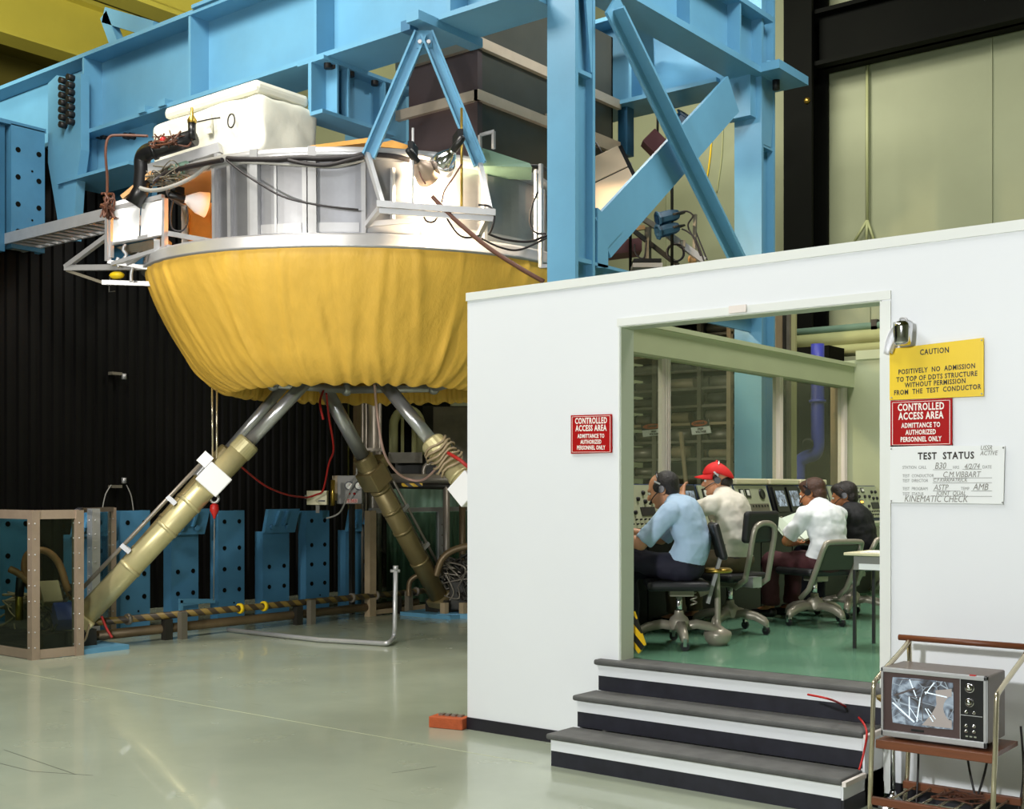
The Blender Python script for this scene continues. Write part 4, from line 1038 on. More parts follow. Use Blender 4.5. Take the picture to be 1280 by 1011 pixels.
# boxes on the back of the bay
gb = thing('gauge_box', 'grey gauge box with two round dials and a red lettered tag', 'gauge box', pt(436, 632, 16.6))
zz = 16.55
part('case', MB().obox(pt(438, 612, zz+.12), RIGHT, FWD, UP, .35, .22, .39), 'box_grey', gb, bevel=.01)
part('side_plate', MB().obox(pt(420, 610, zz+.1), RIGHT, FWD, UP, .08, .18, .34), 'equipment_tan', gb)
for px in (436.5, 448.5):
    q = pt(px, 607, zz); part('gauge_rim', MB().tube(q, q+FWD*.03, .065, 20), 'black_plastic', gb)
    g_ = part('gauge_dial', MB().tube(q-FWD*.005, q+FWD*.02, .045, 20), 'gauge_face', gb)
    part('needle', MB().bar(q-FWD*.008, q-FWD*.008+(RIGHT*.5+UP*.7)*.04, .008, .004), 'cable_red', g_)
q = pt(440, 626, zz); part('tag', MB().obox(q, RIGHT, FWD, UP, .16, .01, .055), 'pink_label', gb)
lettering('tag_lettering', 'T 303', q-FWD*.008-UP*.017, .055, 'red_paint', gb, RIGHT, UP, bold=.001)
part('knob', MB().ball(pt(443, 617, zz), .018, 8, 6), 'red_paint', gb); part('knob', MB().ball(pt(437, 617, zz), .012, 8, 6), 'red_paint', gb)
part('stand', MB().bar(pt(440, 630, zz+.1), pt(440, 768, zz+.1), .06, .06), 'equipment_dark', gb)
jb = thing('junction_box', 'small pale grey junction box standing on an anchor post', 'junction box', pt(397, 636, 16.55))
zz = 16.3
part('case', MB().obox(pt(397, 622, zz), RIGHT, FWD, UP, .27, .14, .19), 'console_cream', jb, bevel=.006)
part('slot', MB().obox(pt(402, 626, zz-.075), RIGHT, FWD, UP, .09, .01, .02), 'black_plastic', jb)
part('leg', MB().bar(pt(397, 630, zz), pt(397, 640, zz+.05), .05, .05), 'box_grey', jb)
part('gland', MB().tube(pt(381, 621, zz), pt(386, 621, zz), .025, 8), 'aluminium', jb)
for (pts, m, r_, lab) in (
    ([pt(300, 582, 14.0), pt(330, 606, 14.6), pt(358, 618, 15.3), pt(384, 622, 16.0)], 'cable_red', .012, 'red cable sagging to the junction box from the left'),
    ([pt(383, 622, 16.0), pt(396, 618, 16.1), pt(404, 612, 16.1), pt(411, 580, 15.8), pt(417, 560, 15.5), pt(411, 520, 15.0), pt(408, 492, 14.6)], 'cable_red', .013, 'red cable hanging from the skirt to the junction box'),
    ([pt(406, 484, 14.82), pt(400, 502, 14.6), pt(404, 524, 14.5)], 'cable_red', .014, 'short red cable loop under the skirt'),
    ([pt(468, 480, 14.2), pt(472, 520, 14.6), pt(480, 565, 15.0), pt(496, 590, 15.4), pt(515, 600, 15.6), pt(532, 598, 15.2), pt(552, 578, 14.2)], 'pink_label', .016, 'pink and red cable looping to the right actuator'),
    ([pt(440, 545, 16.2), pt(446, 590, 16.3), pt(436, 615, 16.4), pt(425, 640, 16.5), pt(408, 648, 16.5)], 'cable_grey', .012, 'grey cable curving past the gauge box')):
    hose(pts, r_, m, lab, 'cable', nm='cable')
part('connector', MB().tube(pt(416, 632, 16.3), pt(416, 600, 16.3), .03, 8), 'brass', gb)
# little wall fixtures on the black wall
for (px, py, lab) in ((152, 472, 'small white fixture high on the black wall'), (152, 602, 'small white fixture low on the black wall above the enclosure')):
    t = thing('wall_fixture', lab, 'fixture', onX(px, py, XK+.05))
    part('bracket', MB().obox(onX(px-8, py-5 if py < 500 else py+6, XK+.06), (0, 1, 0), (1, 0, 0), (0, 0, 1), .16, .1, .04), 'equipment_grey', t)
    part('lamp_cap', MB().tube(onX(px+3, py+2, XK+.1), onX(px+3, py-5, XK+.1)-UP*.0, .035, 8), 'aluminium_bright', t)
hose([onX(139, 606, XK+.1), onX(132, 618, XK+.1), onX(128, 636, XK+.1)], .008, 'cable_grey', 'thin grey wire dropping left from the low wall fixture', 'cable', 'cable')
hose([onX(158, 606, XK+.1), onX(164, 620, XK+.1), onX(167, 640, XK+.1)], .008, 'cable_grey', 'thin grey wire dropping right from the low wall fixture', 'cable', 'cable')
# ================================================================== left outrigger: cable tray, box frame, pipe
YO = onY(170, 300, 1).y*0+8.02
def oy(px, py, Y=None): return onY(px, py, YO if Y is None else Y)
ct = thing('cable_tray', 'long aluminium ladder cable tray reaching in from the left edge', 'cable tray', oy(70, 290))
pa, pb = oy(-60, 304), oy(136, 262)
zt_, zb_3 = oy(60, 282).z, oy(60, 298).z
xa, xb = oy(-60, 300).x, oy(136, 265).x
part('side_rail', MB().box((xa, YO, zb_3+.06), (xb, YO+.03, zt_+.04)), 'aluminium', ct)
part('side_rail', MB().box((xa, YO+.42, zb_3+.06), (xb, YO+.45, zt_+.02)), 'aluminium', ct)
x = xa+.1
while x < xb:
    part('rung', MB().box((x, YO+.03, zb_3+.06), (x+.04, YO+.42, zb_3+.09)), 'aluminium', ct); x += .19
part('tray_cables', MB().box((xa, YO+.08, zb_3+.09), (xb, YO+.38, zb_3+.12)), 'equipment_dark', ct)
fx = thing('outrigger_frame', 'aluminium tube outrigger frame with two white sheets at the left of the drum', 'frame', oy(180, 340))
def fb(a, b, w_=.05, m='aluminium', nm='tube'): part(nm, MB().bar(a, b, w_, w_), m, fx)
q = lambda px, py, dz=0.0: pt(px, py, 13.0+dz)
J1, J2 = q(206, 250, -.35), q(206, 312, -.35)
fb(q(140, 255), q(133, 262)); fb(q(206, 248, -.35), q(206, 326, -.35)); fb(q(272, 192, -.6), q(272, 322, -.6))
fb(q(212, 292, -.35), q(272, 303, -.6)); fb(q(210, 308, -.35), q(272, 322, -.6), .04); fb(q(140, 330), q(208, 309, -.35), .04)
fb(q(135, 255), q(135, 326), .05); fb(q(139, 262), q(139, 322), .04); fb(q(140, 262), q(204, 246, -.35), .05)
fb(q(142, 304), q(206, 292, -.35), .04); fb(q(135, 327), q(190, 336), .04); fb(q(192, 338, -.2), q(268, 322, -.6), .05)
fb(q(82, 334, .3), q(136, 294), .05, 'aluminium_bright'); fb(q(82, 335, .3), q(192, 334, .0), .06, 'aluminium_bright')
fb(q(128, 353, .1), q(192, 355, .1), .05, 'aluminium_bright'); fb(q(84, 338, .3), q(128, 353, .1), .03, 'equipment_grey')
fb(q(160, 330), q(176, 318, -.1), .05, 'aluminium_bright'); fb(q(196, 300, -.35), q(196, 336, -.2), .06)
part('gusset', MB().prism([q(82, 337, .28), q(94, 325, .28), q(94, 337, .28)], FWD*.03), 'aluminium_bright', fx)
part('white_sheet', MB().prism([q(142, 263, -.06), q(175, 255.5, -.2), q(173.5, 298, -.2), q(141, 303, -.06)], FWD*.012), 'paper_white', fx)
part('white_sheet', MB().prism([q(177, 255, -.2), q(203, 250, -.38), q(202, 293, -.38), q(175.5, 298, -.2)], FWD*.012), 'paper_white', fx)
part('white_sheet', MB().prism([q(140, 253, -.05), q(161, 247, -.05), q(163, 255, -.05), q(142, 261, -.05)], FWD*.012), 'paper_white', fx)
part('under_tray', MB().prism([q(145, 309, .1), q(205, 296, -.2), q(205, 312, -.2), q(160, 316, .1)], FWD*.3), 'equipment_grey', fx)
part('yellow_cap', MB().ball(q(146, 344, .1), .07, 10, 6, (1.5, 1, .6)), 'sign_yellow', fx)
part('hook_rod', MB().path([q(225, 310, -.6), q(225, 340, -.6), q(236, 339, -.6)], .008, 6), 'equipment_dark', fx)
part('hook_rod', MB().path([q(246, 326, -.6), q(248, 338, -.6), q(256, 338, -.6)], .007, 6), 'equipment_dark', fx)
part('hook_rod', MB().path([q(138, 342, .1), q(136, 365, .1), q(144, 364, .1)], .008, 6), 'equipment_dark', fx)
part('spring', MB().path(smooth_pts([q(157, 305), q(154, 312), q(158, 318), q(155, 324)]), .02, 6), 'aluminium', fx)
part('spring', MB().path(smooth_pts([q(148, 322), q(146, 328), q(149, 334)]), .02, 6), 'aluminium', fx)
part('spring', MB().path(smooth_pts([q(166, 334), q(164, 342), q(164, 352)]), .02, 6), 'aluminium', fx)
for k in range(5):
    part('rib_plate', MB().prism([q(206+k*8, 318-k*.8, -.3), q(211+k*8, 317-k*.8, -.3), q(210+k*8, 331-k*1.6, -.3), q(205+k*8, 333-k*1.6, -.3)], FWD*.02), 'aluminium', fx)
# big black pipe with elbow and valve
bp_ = thing('black_pipe', 'thick black pipe with an elbow and fittings beside the white cover', 'pipe', pt(210, 200, 12.6))
part('pipe', MB().path([pt(166, 255, 12.7)]+smooth_pts([pt(176, 238, 12.7), pt(178, 215, 12.7), pt(178, 200, 12.7), pt(183, 191, 12.65), pt(192, 188, 12.6)], 5)+[pt(243, 172, 12.45)], .085, 14), 'black_plastic', bp_)
part('collar', MB().tube(pt(190, 188.5, 12.6), pt(195, 187, 12.6), .1, 14), 'black_plastic', bp_)
part('branch', MB().tube(pt(240, 174, 12.4), pt(240, 154, 12.4), .04, 10), 'black_plastic', bp_)
part('valve', MB().lathe([(.045, 0), (.05, .03), (.02, .08), (.012, .16)], pt(240, 154, 12.4), 10), 'brass', bp_)
o = part('lashing', tangle(14, pt(210, 185, 12.45), .22, .12, .14, .008, random.Random(4)), 'cable_brown', bp_); o['kind'] = 'stuff'
part('clip', MB().ball(pt(204, 175, 12.45), .035, 8, 6), 'red_paint', bp_)
# silver beam and wooden batten behind the frame
single('support_beam', MB().bar(pt(186, 213, 12.7), pt(276, 185, 12.5), .09, .1), 'aluminium', 'scuffed aluminium beam under the black pipe', 'beam')
single('wood_batten', MB().bar(pt(153, 247, 12.7), pt(191, 216, 12.65), .05, .045), 'wood_light', 'slanting pale wooden batten left of the black pipe', 'batten')
single('green_fixture', MB().obox(pt(226, 213, 12.6), (RIGHT+UP*.3).normalized(), FWD, (UP-RIGHT*.3).normalized(), .24, .12, .14), 'curtain_green', 'small grey green fixture beneath the aluminium beam', 'fixture', bevel=.02)
hose([pt(175, 235, 12.55), pt(190, 238, 12.5), pt(212, 234, 12.4), pt(240, 222, 12.3), pt(262, 205, 12.1), pt(275, 200, 12.0)], .022, 'cable_grey', 'grey cable running from the frame to the drum top', 'cable', 'cable')
hose([pt(191, 228, 12.5), pt(205, 218, 12.5), pt(230, 210, 12.3), pt(258, 204, 12.1), pt(278, 200, 11.95)], .025, 'cable_black', 'black cable running beside the grey one to the drum', 'cable', 'cable')
hose([pt(133, 262, 12.9), pt(134, 225, 12.8), pt(132, 190, 12.7), pt(136, 172, 12.7), pt(150, 169, 12.7), pt(185, 170, 12.7)], .014, 'cable_brown', 'brown cable climbing from the tray to the girder', 'cable', 'cable')
o = single('loose_wiring', tangle(14, pt(205, 232, 12.6), .35, .12, .2, .008, random.Random(8)), 'equipment_grey', 'grey loose wiring bundled above the outrigger frame', 'wiring', kind='stuff')
o = single('loose_wiring', tangle(12, pt(137, 275, 12.85), .08, .08, .28, .010, random.Random(9)), 'cable_brown', 'brown loose wiring at the end of the cable tray', 'wiring', kind='stuff')
def onR(px, py, r=RD+.07):
    r += .05
    ph = phi_of(px, r); z = 14-r*math.cos(ph); return pt(px, py, z)
hose([onR(p, y) for p, y in ((284, 198), (300, 199), (340, 199), (375, 197), (400, 198), (440, 196), (456, 193), (490, 195), (512, 200))], .026, 'cable_black', 'thick black cable strapped around the drum top', 'cable', 'cable')
hose([onR(p, y, RD+.1) for p, y in ((360, 200), (385, 205), (410, 206), (436, 200), (456, 195))], .02, 'cable_black', 'thinner black cable drooping below the thick one', 'cable', 'cable')
hose([onR(p, y, RD+.06) for p, y in ((300, 203), (330, 204), (380, 207), (420, 208), (456, 200))], .014, 'cable_grey', 'thin grey cable below the black ones on the drum', 'cable', 'cable')
hose([onR(p, y, RD+.12) for p, y in ((283, 200), (305, 217), (330, 233), (352, 245), (376, 252), (410, 258), (448, 262))], .010, 'cable_black', 'thin black wire crossing the drum panels diagonally', 'cable', 'cable')
hose([onR(606, 205), onR(640, 207), onR(672, 208), onR(683, 212)], .02, 'cable_black', 'black cable along the drum top right of the A frame', 'cable', 'cable')
ZQ = 11.45
hose([pt(540, 245, ZQ), pt(552, 258, ZQ), pt(575, 280, ZQ), pt(610, 309, ZQ), pt(650, 335, ZQ), pt(680, 352, ZQ)], .022, 'cable_brown', 'thick brown cable slanting across the skirt to the partition', 'cable', 'cable')
hose([pt(548, 254, ZQ), pt(560, 275, ZQ+.1), pt(572, 292, ZQ+.2), pt(584, 297, ZQ+.2), pt(600, 294, ZQ+.3)], .009, 'cable_black', 'thin black cable looping below the cross channel', 'cable', 'cable')
hose([pt(598, 256, ZQ), pt(612, 258, ZQ), pt(618, 268, ZQ), pt(616, 282, ZQ), pt(612, 292, ZQ+.1)], .011, 'cable_black', 'black cable hooking over the right end of the channel', 'cable', 'cable')
hose([pt(577, 205, ZQ), pt(568, 220, ZQ), pt(556, 238, ZQ), pt(552, 253, ZQ)], .008, 'cable_brown', 'thin lead from the silver clamp lamp', 'cable', 'cable')
hose([pt(524, 214, ZQ), pt(527, 222, ZQ), pt(532, 230, ZQ)], .008, 'cable_brown', 'short lead from the copper rimmed lamp', 'cable', 'cable')
hose([pt(610, 292, 11.7), pt(630, 299, 11.75), pt(660, 302, 11.8), pt(684, 294, 11.85)], .012, 'cable_black', 'black cable along the rim right of the bail', 'cable', 'cable')
hose([pt(602, 298, 11.65), pt(625, 309, 11.7), pt(650, 312, 11.75), pt(684, 297, 11.85)], .010, 'cable_black', 'lower black cable drooping over the bright rim', 'cable', 'cable')
hose([pt(672, 240, 11.8), pt(664, 262, 11.8), pt(663, 280, 11.8), pt(670, 291, 11.8), pt(683, 292, 11.8)], .010, 'cable_black', 'black cable bowing beside the white hoop', 'cable', 'cable')
hose([pt(529, 268, ZQ+.1), pt(533, 276, ZQ+.1), pt(542, 277, ZQ+.1), pt(549, 268, ZQ+.1)], .010, 'cable_black', 'short black cable loop below the channel', 'cable', 'cable')
hose([pt(216, 250, 12.5), pt(213, 270, 12.5), pt(216, 286, 12.5), pt(228, 288, 12.5), pt(235, 276, 12.5), pt(233, 258, 12.5)], .009, 'cable_black', 'thin black lead looping from the bay lamp', 'cable', 'cable')
# ================================================================== equipment seen between the columns, above the booth
ZU = 14.6
pj = thing('projector_housing', 'tan box shaped projector housing tilted up behind the near column', 'projector', pt(760, 250, ZU))
ua = (pt(786, 196, ZU)-pt(744, 216, ZU)).normalized(); ub_ = UP-ua*UP.dot(ua); ub_.normalize(); uc = ua.cross(ub_)
ctr = pt(748, 235, 13.9)
part('upper_case', MB().obox(ctr+ub_*.16, ua, uc, ub_, .72, .5, .26), 'projector_tan', pj, bevel=.01)
part('lower_case', MB().obox(ctr-ub_*.13, ua, uc, ub_, .72, .5, .30), 'projector_tan', pj, bevel=.01)
part('seam', MB().obox(ctr+ub_*.025, ua, uc, ub_, .70, .48, .04), 'black_plastic', pj)
part('end_plate', MB().obox(ctr+ua*.38, ua, uc, ub_, .05, .48, .56), 'black_plastic', pj)
part('base', MB().obox(ctr-ub_*.36-ua*.05, ua, uc, ub_, .4, .3, .16), 'equipment_dark', pj)
part('motor', MB().tube(ctr-ub_*.42-ua*.22, ctr-ub_*.3-ua*.22, .1, 12), 'maroon', pj)
for k in (-.12, .08): part('latch', MB().obox(ctr+ua*.42+ub_*k, ua, uc, ub_, .06, .12, .03), 'aluminium', pj)
def blue_spot(px, py, z, dirv, lab, s_=.1):
    t = thing('spotlight', lab, 'spotlight', pt(px, py, z), group='blue spotlights over the booth'); c = pt(px, py, z); d = Vector(dirv).normalized()
    u = d.cross(UP).normalized(); v = u.cross(d)
    part('housing', MB().lathe([(.01, -.1), (s_*.7, -.1), (s_*.9, -.06), (s_, 0), (s_, .14), (s_*1.25, .15), (s_*1.25, .17), (s_*.9, .17), (s_*.85, .1), (.01, .08)], c, 8, d, False), 'spot_blue', t)
    part('yoke', MB().path([c+u*s_*1.2, c+u*s_*1.2-d*.06, c-d*.18, c-u*s_*1.2-d*.06, c-u*s_*1.2], .015, 6), 'equipment_dark', t)
    part('lens', MB().tube(c+d*.1, c+d*.14, s_*.8, 14), 'chrome', t)
    return t
blue_spot(848, 158, 15.2, RIGHT*.5+UP*.75-FWD*.4, 'topmost blue spotlight leaning at the brace crossing')
blue_spot(838, 270, 14.2, -RIGHT*.85-UP*.25-FWD*.2, 'upper of the two stacked blue spotlights on the black rod', .075)
blue_spot(838, 286, 14.2, -RIGHT*.85-UP*.25-FWD*.2, 'lower of the two stacked blue spotlights on the black rod', .075)
single('suspension_rod', MB().tube(pt(840, 224, 14.2), pt(840, 335, 14.2), .018, 8), 'black_steel', 'black rod hanging from the brace crossing with two spotlights', 'rod')
mx_ = thing('maroon_box', 'dull maroon box hung behind the brace crossing', 'box', pt(820, 182, 15.2))
part('case', MB().obox(pt(820, 182, 15.2), (RIGHT*.7-UP*.7).normalized(), FWD, (RIGHT*.7+UP*.7).normalized(), .30, .25, .22), 'maroon', mx_, bevel=.01)
part('hanger', MB().tube(pt(822, 178, 15.2), pt(822, 100, 15.2), .015, 6), 'equipment_dark', mx_)
sf = thing('camera_boom', 'white and grey camera boom frame rising left above the booth', 'frame', pt(830, 330, 14.6))
def sbar(a, b, w_, m, nm='tube'): part(nm, MB().bar(pt(*a, 14.4), pt(*b, 14.4), w_, w_), m, sf)
sbar((798, 270), (829, 289), .06, 'equipment_grey'); sbar((829, 289), (880, 326), .075, 'aluminium_bright')
sbar((810, 284), (810, 345), .06, 'equipment_grey'); sbar((793, 289), (848, 332), .05, 'equipment_dark')
sbar((776, 289), (806, 284), .05, 'wood_light', 'batten'); sbar((869, 268), (868, 318), .035, 'equipment_grey')
sbar((788, 276), (788, 345), .025, 'black_steel'); sbar((868, 285), (884, 325), .015, 'cable_black')
part('junction', MB().obox(pt(853, 305, 14.35), RIGHT, FWD, UP, .06, .08, .08), 'equipment_grey', sf)
part('pad', MB().ball(pt(866, 324, 14.5), .06, 10, 6), 'wood_light', sf)
part('shelf', MB().obox(pt(775, 312, 14.9), (RIGHT+UP*.12).normalized(), FWD, UP, .5, .4, .16), 'maroon', sf)
part('tray', MB().obox(pt(808, 334, 14.2), RIGHT, FWD, UP, .34, .3, .05), 'aluminium_bright', sf)
part('tray_top', MB().obox(pt(808, 328, 14.2), RIGHT, FWD, UP, .32, .28, .04), 'black_plastic', sf)
o = part('coiled_cable', MB().path([pt(845, 315, 14.3)+(RIGHT*math.cos(a)*(.10+.01*math.sin(a*.7))+UP*math.sin(a)*.10)+FWD*.004*a for a in [i*.35 for i in range(56)]], .01, 6), 'cable_black', sf)
for (P, lab) in (([(846, 266), (858, 264), (866, 270), (860, 282), (868, 300), (876, 320)], 'black lead trailing from the stacked spotlights to the boom'),
                 ([(852, 286), (860, 290), (870, 300), (880, 326)], 'second black lead below the stacked spotlights'),
                 ([(793, 305), (795, 318), (805, 322), (808, 300)], 'black lead looping below the wooden batten')):
    hose([pt(a, b, 14.25) for a, b in P], .010, 'cable_black', lab, 'cable', 'cable')
single('taut_cable', MB().tube(pt(745, 178, 14.5), pt(760, 204, 14.5), .012, 6), 'cable_black', 'short taut black cable above the projector housing', 'cable')
hose([onY(893, 100, 16.97), onY(889, 180, 16.98), onY(883, 225, 16.98), onY(874, 250, 16.98)], .014, 'sign_yellow', 'yellow wire hanging against the green back wall', 'cable', 'cable')
hose([onY(902, 90, 16.97), onY(903, 180, 16.98), onY(896, 240, 16.98)], .010, 'pipe_sage', 'pale wire hanging right of the yellow one', 'cable', 'cable')
# conduit on the far right wall, splitting at its foot
cf = thing('wall_conduit', 'thin pale conduit splitting in three low on the green wall', 'conduit', onY(1084, 300, 16.95))
part('tube', MB().tube(onY(1084, 70, 16.93), onY(1084, 275, 16.93), .022, 6), 'pipe_sage', cf)
for px in (1068, 1083, 1093): part('branch', MB().tube(onY(1084, 275, 16.93), onY(px, 302, 16.93), .02, 6), 'pipe_sage', cf)
# ================================================================== entrance steps
SL, SRX = -4.49, -2.585
st = thing('entrance_steps', 'three grey treaded steps with white and black risers up to the booth', 'steps', (-3.54, 6.25, 0))
for k, (yf, yb__, z) in enumerate(((5.985, 6.275, .2), (6.265, 6.53, .4), (6.50, YW+.16, .6))):
    hi = -2.56 if k == 2 else SRX
    tr_ = part('tread', MB().box((SL-.008, yf, z-.035), (hi, yb__, z)), 'stair_tread', st, bevel=.012)
    part('riser_white', MB().box((SL+.015, yf+.025, z-.105), (hi-.012, yf+.06, z-.035)), 'white_paint', st)
    part('riser_black', MB().box((SL+.015, yf+.028, z-.2), (hi-.012, yf+.06, z-.105)), 'stair_riser_black', st)
    if k < 2:
        part('side_panel', MB().box((hi-.02, yf+.03, .085), (hi+.0, YW-.014, z-.035)), 'white_paint', st)
        part('side_base', MB().box((hi-.018, yf+.03, 0), (hi+.004, YW-.014, .085)), 'base_black', st)
        part('side_panel', MB().box((SL+.012, yf+.03, 0), (SL+.03, YW-.014, z-.035)), 'white_paint', st)
        part('nosing_end', MB().box((hi, yf+.01, z-.04), (hi+.022, yb__-.01, z-.015)), 'mullion_pink', st)
hose([flr(1010, 868, .56), flr(1034, 873, .57), flr(1052, 880, .5), flr(1070, 893, .43), flr(1083, 912, .42), flr(1080, 940, .3), flr(1074, 962, .215)], .006, 'red_paint', 'thin orange cable trailing down the right side of the steps', 'cable', 'cable')
# orange block at the wall corner
ob = thing('chock_block', 'orange brick block on the floor at the partition corner', 'block', flr(561, 912))
a, b = flr(538, 911), flr(583, 911.5)
d = (flr(570, 914)-flr(538, 911)); d.z = 0
d.normalize(); nrm = Vector((-d.y, d.x, 0)); c = flr(562, 909); c.z = 0
part('body', MB().obox(c+UP*.04, d, nrm, UP, .27, .13, .08), 'orange_brick', ob, bevel=.006)
for k in range(4): part('grey_chip', MB().obox(c+UP*.086+d*(-.07+.05*k)+nrm*.02, d, nrm, UP, .035, .05, .014), 'pipe_grey', ob)
# ================================================================== signs on the partition
YS = YW-.014
def sign(nm, lab, pts4, m, cat='sign', th=.008):
    P = [onY(*q, YS) for q in pts4]
    t = thing(nm, lab, cat, ((P[0].x+P[2].x)/2, YS, min(p.z for p in P)))
    part('plate', MB().prism(P, (0, th, 0)), m, t)
    return t, P
def red_sign(lab, pts4):
    t, P = sign('access_sign', lab, pts4, 'sign_red')
    w_ = P[1].x-P[0].x; h_ = P[0].z-P[3].z; x0 = P[0].x; zt = P[0].z; ux = (P[1]-P[0]).normalized(); uy = Vector((0, 0, 1))
    yy = YS-.001
    cx = x0+w_/2
    for (s_, fz, fs, bo) in (('CONTROLLED', .225, .155, .0016), ('ACCESS AREA', .415, .155, .0016), ('ADMITTANCE TO', .595, .105, .0012), ('AUTHORIZED', .745, .105, .0012), ('PERSONNEL ONLY', .895, .105, .0012)):
        me_w = {'CONTROLLED': .82, 'ACCESS AREA': .72, 'ADMITTANCE TO': .66, 'AUTHORIZED': .66, 'PERSONNEL ONLY': .63}[s_]
        lettering('lettering', s_, Vector((cx, yy, zt-h_*fz+ux.z*w_/2)), h_*fs*1.38, 'sign_print_white', t, ux, uy, bold=bo, xscale=.66, spacing=1.12)
    for (f0, f1, g0, g1) in ((.03, .97, .035, .045), (.03, .97, .955, .965), (.03, .04, .035, .965), (.96, .97, .035, .965)):
        A = [P[0]+(P[1]-P[0])*f-Vector((0, 0, h_*g_))+Vector((0, -.0008, 0)) for f, g_ in ((f0, g0), (f1, g0), (f1, g1), (f0, g1))]
        part('border_line', MB().prism(A, (0, .0006, 0)), 'sign_print_white', t)
    return t
red_sign('small red controlled access sign alone on the left of the doorway', [(713.5, 519), (764.5, 517.5), (764.5, 565.5), (713.5, 567)])
red_sign('red controlled access sign between the yellow and white signs', [(1113, 501), (1190, 497.5), (1190, 556), (1113, 558.5)])
t, P = sign('caution_sign', 'yellow caution sign with black stencilled words right of the doorway', [(1112, 436), (1229.5, 422), (1229.5, 495), (1112, 500)], 'sign_yellow')
w_ = P[1].x-P[0].x; h_ = P[0].z-P[3].z
ux = ((P[1]-P[0])*.55+(P[2]-P[3])*.45).normalized(); cx = (P[0].x+P[1].x)/2
for (s_, px, py, sz) in (('CAUTION', 1168, 442, .07), ('POSITIVELY  NO  ADMISSION', 1170, 464, .062), ('TO TOP OF DDTS STRUCTURE', 1170, 473.5, .062), ('WITHOUT PERMISSION', 1168.5, 481.5, .062), ('FROM  THE  TEST  CONDUCTOR', 1170.5, 490, .062)):
    lettering('lettering', s_, onY(px, py, YS-.001), sz*.60, 'sign_print_black', t, ux, UP, bold=.0009, xscale=.76, spacing=1.14)
for q in ((1114.5, 497), (1227, 425), (1227, 492)): part('screw', MB().ball(onY(*q, YS-.001), .005, 6, 4), 'aluminium', t)
t, P = sign('status_board', 'white handwritten test status board under the red sign', [(1113, 556.5), (1256, 557.5), (1254, 630), (1112, 628)], 'sign_white')
ux = Vector((1, 0, 0))
lettering('lettering', 'TEST  STATUS', onY(1182, 573.5, YS-.001), .052, 'sign_print_black', t, ux, UP, bold=.0016, spacing=1.15, xscale=.82)
G = [('STATION  CALL', 1128, 586), ('HRS', 1191, 586), ('DATE', 1228, 585.5), ('TEST  CONDUCTOR', 1128, 596.5), ('TEST  DIRECTOR', 1128, 602.5), ('TEST  PROGRAM', 1128, 612.5), ('TEMP', 1201, 612.5), ('TEST  STATUS', 1128, 619)]
for s_, px, py in G: lettering('lettering', s_, onY(px, py, YS-.001), .024, 'sign_print_grey', t, ux, UP, align='LEFT', spacing=1.0, xscale=.78)
HW_ = [('USSR', 1225, 562.5, .036), ('ACTIVE', 1225, 569, .034), ('B30', 1168, 586, .05), ('4/2/74', 1205, 586, .04), ('C.M.VIBBART', 1178, 596.5, .044), ('C.F.KIRKPATRICK', 1166, 602.3, .03), ('ASTP', 1167, 612.5, .044), ('AMB', 1216, 612.5, .05), ('JOINT  QUAL', 1170, 619, .034), ('KINEMATIC CHECK', 1130, 627, .05)]
for s_, px, py, sz in HW_: lettering('handwriting', s_, onY(px, py, YS-.001), sz, 'pencil_grey', t, ux, UP, align='LEFT', shear=.25, xscale=.78)
for px0, px1, py in ((1166, 1190, 587), (1203, 1227, 586.5), (1166, 1240, 597.5), (1166, 1240, 603.5), (1166, 1200, 613.5), (1214, 1240, 613.5), (1160, 1240, 620)):
    a, b = onY(px0, py, YS-.001), onY(px1, py, YS-.001); part('rule_line', MB().box((a.x, YS-.0016, a.z-.0012), (b.x, YS-.0008, a.z+.0012)), 'sign_print_grey', t)
for q in ((1114, 561), (1254, 559.5), (1253, 628), (1114, 626)): part('screw', MB().ball(onY(*q, YS-.001), .005, 6, 4), 'sign_print_grey', t)
# chrome lamp cup with a white glove draped at the door corner
cl = thing('chrome_cup', 'chrome cup fixed beside the door frame above the caution sign', 'cup', onY(1128, 433, YW-.08))
q = onY(1128.5, 432, YW-.075)
part('cup', MB().lathe([(.003, 0), (.04, .004), (.047, .02), (.052, .1), (.05, .128), (.042, .128), (.042, .11), (.003, .1)], q, 20), 'chrome', cl)
part('hook', MB().path(smooth_pts([onY(1125, 402, YW-.02), onY(1126, 398, YW-.05), onY(1133, 399, YW-.09), onY(1136, 410, YW-.1)]), .006, 6), 'aluminium', cl)
rg = random.Random(2); vs = []; fs = []; nu, nv = 10, 14
for j in range(nv+1):
    t_ = j/nv
    for i in range(nu+1):
        u = i/nu
        px = 1126-20*math.sqrt(t_)+u*(8+5*math.sin(t_*3))+1.0*math.sin(u*9+t_*5)
        py = 402+(t_**1.5)*40+1.5*math.sin(u*7)-3*math.sin(t_*3)+u*(1-t_)*2
        vs.append(onY(px, py, YW-.05-.02*math.sin(u*8+t_*3)))
for j in range(nv):
    for i in range(nu):
        a = j*(nu+1)+i; fs.append((a, a+1, a+nu+2, a+nu+1))
m_ = MB(); m_._add(vs, fs, True)
o = single('white_cloth', m_, 'paper_white', 'crumpled white cloth draped over the chrome cup', 'cloth'); s_ = o.modifiers.new('thick', 'SOLIDIFY'); s_.thickness = .006
